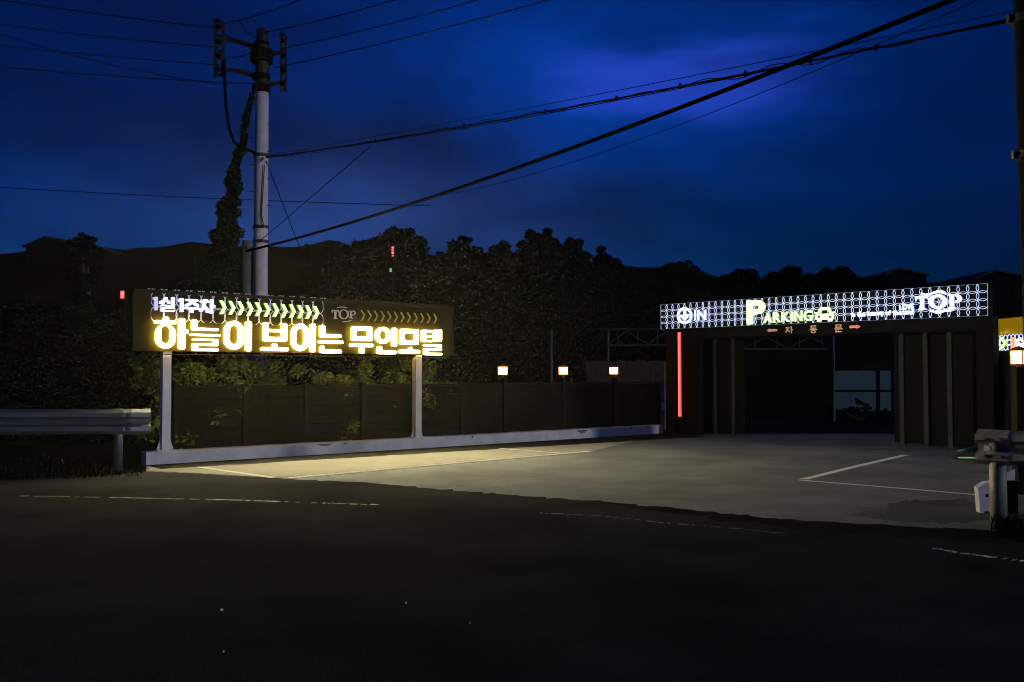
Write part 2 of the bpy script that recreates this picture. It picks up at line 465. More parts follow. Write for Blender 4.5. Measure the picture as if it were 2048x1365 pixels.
# road: far edge follows the lot's front edge on the right, the verge on the left
edge = [gnd(*p) for p in ((-900, 975), (-300, 968), (0, 962), (150, 958), (292, 944))]
front = [gnd(*p) for p in ((292, 944), (420, 949), (560, 957), (760, 968), (960, 986), (1140, 1000), (1320, 1014), (1500, 1034), (1700, 1048), (1960, 1061), (2250, 1078))]
sheet('road', [(-60, -20), (60, -20), (60, 12.0)] + [gnd(2700, 1110)[:2]] + [tuple(p[:2]) for p in reversed(front)] + [tuple(p[:2]) for p in reversed(edge)] + [(-60, 12)], 0.0, M['asphalt'])
# lot: laid 4 mm above the road where they meet
gl_ = KERB.P(KLEN, 0)
def frayed(pts, n, amp, seed):
    g = random.Random(seed); res = []
    for a, c in zip(pts[:-1], pts[1:]):
        t = (c - a).normalized(); nn = Vector((-t.y, t.x, 0))
        for k in range(n):
            res.append(a.lerp(c, k / n) + nn * g.gauss(0, amp))
    return res + [pts[-1]]
front = frayed(front, 14, 0.035, 3)
lot = [tuple(p[:2]) for p in front] + [gnd(2700, 1100)[:2], tuple(gnd(2600, 872)[:2]), tuple(gnd(1984, 868)[:2])] + [tuple(gl_[:2]), tuple(K0[:2])]
sheet('parking_lot', lot, 0.004, M['concrete_lot'])
sheet('inner_yard', [tuple(gl_[:2]), tuple(gnd(1984, 868)[:2]), tuple(gnd(2600, 872)[:2]), (60, 24), (60, 70), (-6, 70), (-6, 30)], 0.0, M['asphalt'])  # dark road surface used here to paint in the gloom behind the gate
# frayed strip of newer asphalt along the lot's edge, lower right
tar = [gnd(*p) for p in ((1180, 1003), (1320, 1015), (1500, 1035), (1700, 1049), (1960, 1062), (2250, 1080), (2250, 1105), (1960, 1085), (1800, 1076), (1640, 1062), (1480, 1046), (1330, 1026))]
M['tar'] = ground_mat('fresh_tar', (0.010, 0.010, 0.011), (0.018, 0.018, 0.018), (0.008, 0.008, 0.008), 0.6, 0.3, 0.95, 0.5)
tar = frayed(tar[:6], 12, 0.05, 8) + frayed(tar[6:], 12, 0.10, 9)
sheet('road_seam', tar, 0.0045, M['tar'])

def stripe(name, pts, wd, z, m, worn=0.0, seed=1):
    b = MB(); L, Rr = [], []
    for i, p in enumerate(pts):
        t = (pts[min(i + 1, len(pts) - 1)] - pts[max(i - 1, 0)]); t.z = 0; t.normalize()
        n = Vector((-t.y, t.x, 0))
        L.append(p + n * wd / 2); Rr.append(p - n * wd / 2)
    n = len(pts); gg = random.Random(seed)
    if worn:                                  # edges eaten away, whole bits of paint gone
        for q in range(n):
            L[q] = L[q].lerp(Rr[q], gg.uniform(0, 0.45)); Rr[q] = Rr[q].lerp(L[q], gg.uniform(0, 0.45))
    b.add([(p.x, p.y, z) for p in L + Rr], [(i, n + i, n + i + 1, i + 1) for i in range(n - 1) if not (worn and gg.random() < worn)])
    o = b.build(name, m); o['kind'] = 'structure'
    for p in o.data.polygons:
        if p.normal.z < 0: o.data.flip_normals(); break
    return o
def interp(pts, n):
    res = []
    for i in range(len(pts) - 1):
        for k in range(n): res.append(pts[i].lerp(pts[i + 1], k / n))
    return res + [pts[-1]]
def G(*l): return [gnd(*p) for p in l]
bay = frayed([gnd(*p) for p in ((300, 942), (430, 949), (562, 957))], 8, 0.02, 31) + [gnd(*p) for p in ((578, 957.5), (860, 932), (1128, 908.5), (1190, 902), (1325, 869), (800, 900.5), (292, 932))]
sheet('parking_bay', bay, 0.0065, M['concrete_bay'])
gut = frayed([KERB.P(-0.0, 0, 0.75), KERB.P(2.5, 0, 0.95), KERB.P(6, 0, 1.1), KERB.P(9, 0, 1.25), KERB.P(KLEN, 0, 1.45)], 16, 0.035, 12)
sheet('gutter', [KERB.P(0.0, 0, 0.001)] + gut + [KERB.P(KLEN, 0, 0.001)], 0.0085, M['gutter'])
for q_, (cx0, cy0, rx0, ry0) in enumerate(((1880, 1024, 150, 24),)):  # lot stain that also paints in the weaker light at the right front
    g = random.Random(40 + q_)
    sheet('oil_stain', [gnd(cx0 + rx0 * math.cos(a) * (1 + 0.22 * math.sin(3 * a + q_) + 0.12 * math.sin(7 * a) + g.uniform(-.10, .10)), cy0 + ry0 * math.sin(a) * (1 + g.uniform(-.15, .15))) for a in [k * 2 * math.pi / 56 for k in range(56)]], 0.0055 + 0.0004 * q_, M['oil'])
stripe('parking_line', interp(G((400, 936), (548, 957)), 4), 0.12, 0.0105, M['bay_line'])
stripe('parking_line', interp(G((578, 957.5), (860, 932), (1128, 908.5), (1180, 904)), 4), 0.15, 0.0105, M['bay_line'])
stripe('parking_line', interp(G((1000, 898.5), (1120, 908)), 4), 0.11, 0.0135, M['bay_line'])
stripe('parking_line', interp(G((1608, 960), (1700, 937), (1812, 911)), 4), 0.13, 0.009, M['line'])
stripe('parking_line', interp(G((1596, 962), (1780, 977), (1990, 995)), 4), 0.08, 0.013, M['line'])
stripe('road_edge_line', interp(G((-300, 990), (0, 992), (220, 996), (470, 1001), (640, 1007), (770, 1011)), 22), 0.11, 0.005, worn_paint('edge_paint_left', (0.21, 0.21, 0.20), (0.022, 0.022, 0.024), 0.0, 1.6), 0.28, 3)
stripe('road_edge_line', interp(G((1080, 1027), (1200, 1033), (1320, 1046), (1480, 1059), (1570, 1068)), 22), 0.07, 0.005, M['road_line'], 0.42, 4)
stripe('road_edge_line', interp(G((1868, 1099), (1920, 1108), (1980, 1116), (2060, 1126), (2300, 1160)), 12), 0.11, 0.0095, M['road_line_b'], 0.3, 6)

# planting bed behind the kerb and the ground rising to the hill
bedb = [KERB.P(0.0, 0, -0.26), KERB.P(KLEN, 0, -0.26), KERB.P(KLEN, 0, -9), KERB.P(-3.0, 0, -9)]
b = MB(); n = 4
b.add([(p.x, p.y, z) for z in (-0.02, 0.17) for p in bedb], [(3, 2, 1, 0), (4, 5, 6, 7)] + [(i, (i + 1) % 4, 4 + (i + 1) % 4, 4 + i) for i in range(4)])
bed = b.build('planting_bed', M['soil']); bed['kind'] = 'structure'

# hill: polar height field with the ridge line of the photograph
ridge = [(-1500, 540), (-400, 515), (0, 510), (48, 508), (190, 500), (250, 504), (300, 498), (380, 489), (480, 497), (560, 502), (640, 500), (760, 506), (880, 512), (950, 505), (1060, 520), (1160, 528), (1230, 538), (1290, 542), (1340, 538), (1410, 551), (1470, 560), (1560, 572), (1720, 570), (1850, 566), (2048, 566), (2500, 560), (3600, 590)]
rx = np.array([p[0] for p in ridge], float); ry = np.array([p[1] for p in ridge], float)
def vnoise(x, y):
    return (math.sin(x * 0.31 + 1.3 * math.sin(y * 0.17)) + math.sin(y * 0.43 + x * 0.21) + 0.6 * math.sin(x * 0.93 - y * 0.7) + 0.4 * math.sin(x * 1.9 + y * 1.3)) / 3
b = MB(); NA, NR = 240, 34
angs = np.linspace(-1500, 3600, NA); rad = np.concatenate([np.linspace(34, 76, 26), np.linspace(82, 160, NR - 26)])
for ir, d in enumerate(rad):
    for ax in angs:
        yy = float(np.interp(ax, rx, ry))
        top = at(ax, yy, 76.0).z
        s = min(1, max(0, (d - 34) / 42.0)); s = s * s * (3 - 2 * s)
        if d > 76: s = 1 - 0.6 * ((d - 76) / 84) ** 2
        x = (ax - 1024) / F * d
        z = -0.1 + top * s + (vnoise(x, d) * 0.9 * s * (1 if d < 70 else 0.35))
        b.v.append((x, d, z))
for ir in range(NR - 1):
    for ia in range(NA - 1):
        o = ir * NA + ia
        b.f.append((o, o + 1, o + NA + 1, o + NA)); b.m.append(0)
hill = b.build('hill', M['hill'], smooth=True); hill['kind'] = 'structure'
hill_pts = np.array(b.v).reshape(NR, NA, 3)
def hill_z(x, y):
    if y < 34: return 0.0
    ax = 1024 + x / y * F
    top = at(ax, float(np.interp(ax, rx, ry)), 76.0).z
    s = min(1, max(0, (y - 34) / 42.0)); s = s * s * (3 - 2 * s)
    return max(-0.1, -0.1 + top * s - 0.3)

# ================================================================== FOLIAGE
def leaf_mesh(name, centres, spread, nper, size, m, parent=None, flat=0.5, seed=0, hang=0.0):
    g = np.random.default_rng(seed)
    c = np.repeat(np.asarray(centres, float), nper, axis=0)
    sp = np.repeat(np.asarray(spread, float).reshape(-1, 1), nper, axis=0)
    d = g.normal(size=c.shape); d /= np.linalg.norm(d, axis=1, keepdims=True) + 1e-9
    rr = g.random((len(c), 1)) ** 0.45
    p = c + d * rr * sp * np.array([1, 1, 0.85])
    n = len(p)
    a = g.normal(size=(n, 3)); a[:, 2] *= flat; a[:, 2] -= hang
    a /= np.linalg.norm(a, axis=1, keepdims=True)
    t = g.normal(size=(n, 3)); bvec = np.cross(a, t); bvec /= np.linalg.norm(bvec, axis=1, keepdims=True) + 1e-9
    s = size * (0.55 + 0.9 * g.random((n, 1)))
    cr_ = np.cross(a, bvec)
    q = np.stack([p - a * s, p + bvec * s * 0.42 + cr_ * s * 0.12, p + a * s, p - bvec * s * 0.42 + cr_ * s * 0.12], axis=1).reshape(-1, 3)
    off = np.array(root_of(parent) if parent else (0, 0, 0))
    q -= off
    me = bpy.data.meshes.new(name)
    me.vertices.add(len(q)); me.vertices.foreach_set('co', q.ravel())
    me.loops.add(n * 4); me.loops.foreach_set('vertex_index', np.arange(n * 4, dtype=np.int32))
    me.polygons.add(n); me.polygons.foreach_set('loop_start', np.arange(0, n * 4, 4, dtype=np.int32))
    me.polygons.foreach_set('loop_total', np.full(n, 4, dtype=np.int32))
    me.update(); me.validate(); me.materials.append(m)
    o = bpy.data.objects.new(name, me); col.objects.link(o)
    if parent: o.parent = parent
    return o
def tree(label, base, height, width, m, group=None, seed=0, nclump=34, nper=150, leaf=0.2, crown_from=0.3, shape='round', name='tree', cat='tree'):
    g = random.Random(seed)
    t = thing(name, label, cat, base, group)
    base = Vector(base)
    b = MB(); cs = []; sp = []
    lean = Vector((g.uniform(-.05, .05), g.uniform(-.05, .05), 1))
    tp = [base + lean * (height * k / 5 * 0.85) + Vector((g.uniform(-1, 1), g.uniform(-1, 1), 0)) * 0.02 * height * (k > 0) for k in range(6)]
    r0 = max(0.05, height * 0.022)
    b.tube(tp, [r0 * (1 - 0.15 * k) for k in range(6)], 7)
    for k in range(nclump):
        h = g.random()
        if shape == 'cone':
            rad_ = (1 - h) ** 0.8 * 0.95 + 0.04
        elif shape == 'spiky':
            rad_ = math.sin(math.pi * min(0.98, 0.15 + 0.8 * h)) ** 0.5
        else:
            rad_ = math.sqrt(max(0.05, 1 - (2 * h - 0.85) ** 2 / 1.5))
        an = g.uniform(0, 2 * math.pi); q = math.sqrt(g.random()) * rad_ * width / 2 * 0.85
        z = height * (crown_from + (1 - crown_from) * h * 0.94)
        p = base + Vector((math.cos(an) * q, math.sin(an) * q, z)) + lean * 0
        cs.append(p); s_ = width * g.uniform(0.10, 0.21) * (0.55 if shape == 'cone' else 1)
        sp.append(s_)
        if k % 3 == 0 and shape != 'cone':
            j = g.randrange(2, 5)
            b.tube([tp[j], tp[j].lerp(p, 0.55) + Vector((0, 0, 0.03 * height)), p], [r0 * 0.4, r0 * 0.25, r0 * 0.08], 5, cap=False)
    zc = height * (crown_from + (1 - crown_from) * 0.5)
    for k in range(int(nclump * 0.9) if shape != 'cone' else 0):
        an = g.uniform(0, 2 * math.pi); el = g.uniform(-0.2, 1.45); q = g.uniform(0.86, 1.12 if shape != 'spiky' else 1.35)
        p = base + Vector((math.cos(an) * math.cos(el) * width / 2 * q, math.sin(an) * math.cos(el) * width / 2 * q, zc + math.sin(el) * height * (1 - crown_from) * 0.5 * min(q, 1.08)))
        cs.append(p); sp.append(width * g.uniform(0.025, 0.07))
    b.build('trunk', M['bark'], t)
    nper_s = nper
    leaf_mesh('crown', cs, sp, nper, leaf, m, t, seed=seed)
    return t
def shrub(label, base, h, w, depth, m, group, seed, nclump=26, nper=170, leaf=0.055, along=None, name='shrub'):
    g = random.Random(seed)
    t = thing(name, label, 'shrub', base, group); base = Vector(base)
    al = along or Vector((1, 0, 0)); pe = Vector((-al.y, al.x, 0))
    cs, sp = [], []; b = MB()
    for k in range(nclump):
        hh = g.random() ** 0.8
        a = g.uniform(-1, 1); c = g.uniform(-1, 1) * math.sqrt(max(0.05, 1 - a * a * 0.7))
        wob = 0.75 + 0.35 * math.sin(a * 5 + seed)
        p = base + al * (a * w / 2) + pe * (c * depth / 2) + Vector((0, 0, 0.1 + hh * h * wob * (1 - 0.25 * a * a)))
        cs.append(p); sp.append(g.uniform(0.14, 0.3) * min(1.0, h / 1.6))
        if k % 3 == 0: b.tube([base + (p - base) * 0.05, base + (p - base) * 0.5 + Vector((0, 0, 0.1)), p], [0.02, 0.014, 0.006], 5, cap=False)
    b.build('stem', M['bark'], t)
    leaf_mesh('foliage', cs, sp, nper, leaf, m, t, seed=seed + 50)
    return t

# far trees on the skyline  (px, top py, px width, depth, shape)
far_trees = [
    (165, 458, 50, 48, 'spiky', 'thin pale tree standing on the dark hill at far left', 0.5),
    (612, 480, 40, 56, 'cone', 'small conifer on the skyline just right of the concrete pole', 1),
    (652, 486, 30, 56, 'cone', 'tiniest conifer on the skyline, second right of the concrete pole', 1),
    (722, 482, 80, 52, 'spiky', 'ragged low tree between the small conifers and the red vertical light', 1),
    (792, 452, 120, 44, 'spiky', 'spiky tree standing behind the red vertical light', 1),
    (922, 474, 104, 46, 'round', 'round topped tree right of the spiky tree on the skyline', 1),
    (1000, 484, 84, 46, 'round', 'low tree between the round topped tree and the tallest skyline tree', 1),
    (1076, 452, 96, 44, 'round', 'tallest tree on the skyline, in the middle of the photo', 1),
    (1140, 470, 78, 45, 'round', 'tree touching the right side of the tallest skyline tree', 1),
    (1200, 496, 90, 45, 'round', 'last tree on the slope falling right from the tallest skyline tree', 1),
    (1345, 534, 120, 58, 'round', 'broad dark tree on the skyline above the left end of the gate sign', 1),
    (1490, 542, 110, 50, 'round', 'bushy tree on the skyline above the big green letter P', 1),
    (1580, 538, 120, 50, 'round', 'bushy tree on the skyline above the PARKING lettering', 1),
    (1672, 538, 110, 50, 'round', 'bushy tree on the skyline above the lit car symbol', 1),
]
for i, (px_, py_, w_, d, shp, lb, dens) in enumerate(far_trees):
    x = (px_ - 1024) / F * d
    z0 = hill_z(x, d)
    top = at(px_, py_, d).z
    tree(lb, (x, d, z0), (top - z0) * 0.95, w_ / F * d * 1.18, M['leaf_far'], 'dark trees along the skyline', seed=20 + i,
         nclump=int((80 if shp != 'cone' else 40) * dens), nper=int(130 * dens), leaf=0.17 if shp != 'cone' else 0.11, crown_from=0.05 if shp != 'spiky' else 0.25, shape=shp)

# dark trees in the middle ground behind fence and sign
mid = [(-60, 640, 260, 27, 'large dark tree at the left edge of the photo'),
       (90, 600, 220, 29, 'dark leafy tree second from the left edge'),
       (235, 622, 170, 27, 'dark leafy tree just left of the big lit sign'),
       (370, 560, 190, 30, 'dark tree behind the top left of the big sign, left of the pole'),
       (610, 556, 170, 25, 'tree lit olive behind the big sign, just right of the concrete pole'),
       (740, 590, 170, 28, 'dark tree behind the unlit top row of the big sign'),
       (900, 560, 200, 31, 'dark tree at the right end of the big sign'),
       (1040, 548, 210, 33, 'wide dark tree above the leftmost fence lantern'),
       (1170, 572, 190, 34, 'dark tree above the middle fence lantern'),
       (1290, 596, 150, 36, 'dark tree left of the lattice gate sign')]
for i, (px_, py_, w_, d, lb) in enumerate(mid):
    x = (px_ - 1024) / F * d; top = at(px_, py_, d).z
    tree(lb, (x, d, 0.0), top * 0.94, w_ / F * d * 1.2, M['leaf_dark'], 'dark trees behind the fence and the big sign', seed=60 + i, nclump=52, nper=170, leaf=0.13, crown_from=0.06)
# shrubs close behind the kerb, lit by the sign
bl = KERB.uv(330, 860)[0]
labels_s = ['leftmost leafy shrub under the big sign, right of its left leg', 'lit green shrub under the first two big letters', 'shrub under the third and fourth big letters',
            'green shrub under the middle of the big sign', 'yellow-green lit shrub under the gap before the last word', 'palest leafed shrub left of the right sign leg', 'shrub behind the right leg of the big sign']
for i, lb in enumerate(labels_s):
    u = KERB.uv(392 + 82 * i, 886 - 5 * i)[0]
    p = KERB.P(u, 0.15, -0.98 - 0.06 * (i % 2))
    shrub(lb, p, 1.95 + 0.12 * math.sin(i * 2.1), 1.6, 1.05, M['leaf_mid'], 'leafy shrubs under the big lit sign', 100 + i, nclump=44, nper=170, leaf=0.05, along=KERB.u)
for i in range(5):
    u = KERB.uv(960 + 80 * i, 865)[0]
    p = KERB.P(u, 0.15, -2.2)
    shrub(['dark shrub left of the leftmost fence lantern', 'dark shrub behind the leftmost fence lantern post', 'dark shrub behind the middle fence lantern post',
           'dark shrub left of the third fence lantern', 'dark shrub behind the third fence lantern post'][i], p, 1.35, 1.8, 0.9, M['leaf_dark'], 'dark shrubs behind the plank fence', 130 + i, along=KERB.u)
for i, (px_, top_, d) in enumerate(((-120, 690, 19), (40, 660, 20), (150, 690, 19.0), (255, 690, 18.5))):
    p = at(px_, 744, d); p.z = 0
    shrub(['dark bush behind the left guardrail at the photo edge', 'tall dark bush behind the middle of the left guardrail', 'dark bush behind the left guardrail post', 'dark bush between guardrail end and sign leg'][i],
          p, at(px_, top_, d).z, 2.6, 1.6, M['leaf_dark'], 'dark bushes behind the left guardrail', 150 + i, nclump=60, nper=150, leaf=0.07)

# ================================================================== KERB WALL
kh = 0.23
kw = thing('kerb_wall', 'long low white concrete kerb wall along the left of the parking lot', 'kerb', KERB.P(KLEN / 2, 0, -0.13))
us = [0.0, KERB.uv(612, 880)[0], KERB.uv(860, 870)[0], KERB.uv(1093, 858)[0], KLEN]
for a, c in zip(us[:-1], us[1:]):
    bm_ = MB()
    a2, c2 = a + 0.003, c - 0.003
    pr = [(-0.26, -0.02), (0.0, -0.02), (0.0, kh - 0.02), (-0.02, kh), (-0.26, kh)]
    ns = 9
    for k in range(ns + 1):
        u = a2 + (c2 - a2) * k / ns
        for w, v in pr:
            j = 0.004 * math.sin(u * 7.3 + v * 20) + 0.003 * math.sin(u * 19)
            bm_.v.append(tuple(KERB.P(u, v + (j if v > 0 else 0), w)))
    for k in range(ns):
        for q in range(5):
            q2 = (q + 1) % 5
            bm_.f.append((k * 5 + q, k * 5 + q2, (k + 1) * 5 + q2, (k + 1) * 5 + q)); bm_.m.append(0)
    bm_.f += [tuple(range(5)), tuple(ns * 5 + q for q in range(4, -1, -1))]; bm_.m += [0, 0]
    bm_.build('kerb_block', M['kerb'], kw)
# stains running down the kerb face
for px_, w_, hgt in ((1165, 0.30, 0.6), (1262, 0.07, 0.45), (945, 0.06, 0.3), (650, 0.35, 0.28), (690, 0.2, 0.2)):
    u = KERB.uv(px_, 860)[0]
    g = random.Random(int(px_)); n = 7
    pts = [(u + w_ * (k / (n - 1) - 0.5), kh - 0.021) for k in range(n)]
    low = [(u + w_ * 0.9 * (0.5 - k / (n - 1)), kh - 0.021 - kh * hgt * (0.25 + 0.75 * g.random()) * (1 - abs(0.5 - k / (n - 1)) * 1.2)) for k in range(n)]
    s_ = MB(); s_.prism(KERB, pts + low, 0.0045, 0.0065)
    s_.build('stain', M['stain'], kw)

# ================================================================== BIG SIGN
SP0 = KERB.off(-0.05)                       # panel front
SPL = SP0.off(0.13)                         # front of the letters
uL, vTL = SP0.uv(266, 577); uR, vTR = SP0.uv(906, 613)
_, vB = SP0.uv(266, 716); _, vB2 = SP0.uv(906, 722)
vT = (vTL + vTR) / 2; vB = (vB + vB2) / 2
sign = thing('roadside_sign', 'big billboard of glowing yellow Korean letters on two legs behind the kerb', 'sign', SP0.P((uL + uR) / 2, 0.23, -0.1))
vB += 0.12
pb = MB(); pb.pbox(SP0, uL + 0.06, uR - 0.06, vB + 0.02, vT - 0.06, -0.05, 0.0)
pb.build('back_panel', M['panel'], sign)
fr = MB()
fr.pbox(SP0, uL, uR, vT - 0.06, vT, -0.06, 0.06)
fr.pbox(SP0, uL, uL + 0.06, vB, vT - 0.06, -0.06, 0.03)
fr.pbox(SP0, uR - 0.06, uR, vB, vT - 0.06, -0.06, 0.03)
fr.build('frame', M['panel_trim'], sign)
fl = MB(); fl.pbox(SP0, uL + 0.06, uR - 0.06, vB, vB + 0.02, -0.06, 0.012)
fl.pbox(SP0, uL + 0.25, uR - 0.12, vB - 0.06, vB - 0.045, 0.01, 0.03)
fl.build('bottom_ledge', M['panel_trim'], sign)
for px_, py_ in ((333, 897), (838, 866)):
    u = SP0.uv(px_, py_)[0]
    lg = MB(); lg.pbox(SP0, u - 0.072, u + 0.072, kh, vB + 0.008, -0.155, -0.015)
    L_ = lg.build('leg', M['post_white'], sign)
    ft = MB()
    ft.pbox(SP0, u - 0.15, u + 0.15, kh, kh + 0.015, -0.20, 0.03)
    for s in (-1, 1):
        for q in (0,):
            tri = [(u + s * 0.073, kh + 0.016), (u + s * 0.145, kh + 0.016), (u + s * 0.073, kh + 0.24)]
            ft.prism(SP0, tri, -0.09, -0.075)
    ft.build('foot_plate', M['post_white'], L_)

def Z1(x, y): return 260 + x / 5.12, 560 + y / 5.12
def Z2(x, y): return 560 + x / 5.12, 560 + y / 5.12
zoff = [0]
def zr(mb, pl, Z, x0, y0, x1, y1, r=0.035, w=(0.0, 0.07), mf=0, ms=1):
    u0, v0 = pl.uv(*Z(x0, y0)); u1, v1 = pl.uv(*Z(x1, y1))
    if w[1] == 0.07:
        k = 0.013; u0 += k; u1 -= k; v0 -= k; v1 += k
    zoff[0] = (zoff[0] + 1) % 5
    e = zoff[0] * 0.0006
    mb.prism(pl, rrect(u0, v0, u1, v1, r), -w[1] + e, -w[0] + e, mf, ms, 2 if w[1] == 0.07 else None)
def zring(mb, pl, Z, o, i, ro, ri, w=(0.0, 0.07), mf=0, ms=1):
    a, b_ = pl.uv(*Z(o[0], o[1])); c, d = pl.uv(*Z(o[2], o[3]))
    e, f_ = pl.uv(*Z(i[0], i[1])); g, h = pl.uv(*Z(i[2], i[3]))
    k = 0.013; a += k; c -= k; b_ -= k; d += k; e -= k; g += k; f_ += k; h -= k
    mb.ring(pl, rrect(a, b_, c, d, ro, 6), rrect(e, f_, g, h, ri, 6), -w[1] + 0.0033, -w[0] + 0.0033, mf, ms, 2)
glyphs = [
  (Z1, [(338, 370, 408, 425), (245, 405, 488, 462), (497, 385, 572, 722), (565, 503, 605, 560)], [((258, 440, 475, 712), (328, 478, 405, 645), 0.30, 0.10)]),
  (Z1, [(630, 398, 700, 525), (630, 483, 915, 532), (610, 545, 935, 588), (635, 595, 912, 632), (848, 612, 912, 668), (635, 642, 912, 686), (635, 664, 705, 716), (635, 695, 915, 738)], []),
  (Z1, [(1182, 415, 1252, 738)], [((962, 410, 1172, 725), (1030, 475, 1105, 655), 0.30, 0.12)]),
  (Z1, [(1362, 428, 1425, 638), (1552, 437, 1615, 642), (1390, 497, 1590, 545), (1364, 577, 1613, 640), (1455, 645, 1515, 700), (1338, 682, 1632, 737)], []),
  (Z1, [(1845, 443, 1908, 748)], [((1653, 440, 1838, 738), (1712, 502, 1780, 672), 0.28, 0.11)]),
  (Z2, [(408, 457, 468, 590), (408, 548, 635, 602), (393, 612, 655, 663), (410, 668, 462, 752), (410, 708, 640, 760)], []),
  (Z2, [(718, 645, 967, 696), (815, 685, 872, 762)], [((735, 470, 952, 634), (790, 525, 898, 575), 0.03, 0.015)]),
  (Z2, [(1148, 485, 1203, 690), (996, 672, 1050, 760), (996, 716, 1197, 769)], [((975, 475, 1140, 662), (1028, 525, 1092, 610), 0.22, 0.10)]),
  (Z2, [(1322, 682, 1364, 730), (1218, 710, 1440, 762)], [((1230, 495, 1425, 672), (1283, 552, 1377, 617), 0.03, 0.015)]),
  (Z2, [(1450, 507, 1500, 642), (1450, 507, 1568, 548), (1450, 562, 1562, 600), (1450, 611, 1568, 644), (1550, 560, 1590, 592), (1575, 505, 1615, 642), (1622, 502, 1663, 642),
        (1475, 655, 1662, 690), (1612, 668, 1662, 722), (1475, 698, 1662, 732), (1475, 712, 1528, 765), (1475, 742, 1665, 779)], []),
]
for Z, rects, rings in glyphs:
    lb = MB()
    for o, i, ro, ri in rings: zring(lb, SPL, Z, o, i, ro, ri)
    for r_ in rects: zr(lb, SPL, Z, *r_, r=0.035)
    lb.build('letter', [M['face'], M['side'], M['halo']], sign)
# top row, lit: 1 sil 1 ju cha
SPT = SP0.off(0.07)
def zpoly(mb, pl, Z, pts, w=(0.0, 0.05), mf=0, ms=1):
    zoff[0] = (zoff[0] + 1) % 5; e = zoff[0] * 0.0006
    mb.prism(pl, [pl.uv(*Z(*p)) for p in pts], -w[1] + e, -w[0] + e, mf, ms)
def small(rects, polys, mats, Z=Z1, pl=None):
    lb = MB()
    for r_ in rects: zr(lb, pl or SPT, Z, *r_, r=0.012, w=(0.0, 0.05))
    for p in polys: zpoly(lb, pl or SPT, Z, p)
    return lb.build('letter', mats, sign)
BL = [M['blue_face'], M['blue_side']]
small([(255, 174, 285, 312)], [[(240, 178), (262, 174), (262, 200), (240, 203)]], [M['blue_dim'], M['blue_dim']])
small([(425, 178, 456, 262), (315, 256, 456, 274), (428, 268, 456, 294), (315, 283, 456, 299), (315, 292, 345, 316), (315, 308, 458, 329)],
      [[(352, 180), (382, 180), (378, 205), (340, 243), (303, 246), (303, 225), (340, 205)], [(362, 205), (382, 200), (412, 226), (410, 246), (385, 240)]], BL)
small([(515, 190, 546, 330)], [[(497, 200), (520, 190), (520, 214), (497, 222)]], BL)
small([(570, 197, 700, 222), (553, 281, 710, 304), (613, 296, 650, 336)],
      [[(618, 218), (652, 218), (645, 240), (600, 270), (563, 272), (563, 252), (600, 240)], [(630, 238), (655, 228), (706, 252), (706, 273), (675, 270)]], BL)
small([(752, 198, 797, 216), (716, 212, 812, 236), (820, 203, 850, 348), (845, 258, 872, 290)],
      [[(748, 232), (780, 232), (775, 270), (742, 325), (714, 325), (714, 300), (740, 275)], [(755, 275), (775, 262), (812, 312), (808, 338), (785, 335)]], BL)
cx_ = [918, 1010, 1103, 1197, 1283, 1372, 1460, 1548, 1633, 1715, 1797, 1875]
for i, x0 in enumerate(cx_):
    y0 = 210 + (x0 - 918) * 0.0606; hh = 142 - i * 0.7; ww = 70 - i * 0.6; th = 34
    lb = MB()
    zpoly(lb, SPT, Z1, [(x0, y0), (x0 + th * 0.9, y0 + 2), (x0 + ww, y0 + hh / 2), (x0 + th, y0 + hh), (x0, y0 + hh), (x0 + ww - th, y0 + hh / 2)])
    lb.build('chevron', [M['chev'], M['chev_side']], sign)
# lattice behind the lit half of the top row
lat = MB()
SPG = SP0.off(0.02)
def circles(mb, pl, u0, u1, v0, v1, nu, nv, rf, th, w, seg=20, mi=0, inset=0):
    su, sv = (u1 - u0) / nu, (v1 - v0) / nv
    for i in range(nu):
        for j in range(nv):
            cu, cv = u0 + (i + .5) * su, v0 + (j + .5) * sv
            e = ((i + 2 * j) % 4) * 0.0009
            oo, ii = [], []
            for k in range(seg):
                a = 2 * math.pi * (k + .5) / seg
                ca, sa = math.cos(a), math.sin(a)
                uu = min(max(cu + su * rf * ca, u0), u1); vv = min(max(cv + sv * rf * sa, v0), v1)
                oo.append((uu, vv)); ii.append((cu + (su * rf - th) * ca if u0 < cu + (su * rf - th) * ca < u1 else min(max(cu + (su * rf - th) * ca, u0), u1), min(max(cv + (sv * rf - th) * sa, v0), v1)))
            mb.ring(pl, oo, ii, w[0] + e, w[1] + e, mi, mi)
ua, _ = SPG.uv(302, 600); ub, _ = SPG.uv(646, 620)
_, va = SPG.uv(302, 643); _, vb_ = SPG.uv(302, 583)
circles(lat, SPG, ua, ub, va, vb_, 15, 2, 0.57, 0.009, (0.0, 0.012), 22)
su = (ub - ua) / 15
for i in range(16):
    for s in (-1, 1):                       # small crossed finials along the top edge
        c = SPG.P(ua + su * i + s * 0.035, vb_ + 0.02, 0.008)
        for q in (-1, 1):
            lat.box(c, SPG.u * 0.017 * q + Vector((0, 0, 0.03)), SPG.n * 0.003, SPG.u * 0.005)
lat.build('lattice_screen', M['lat_dim'], sign)
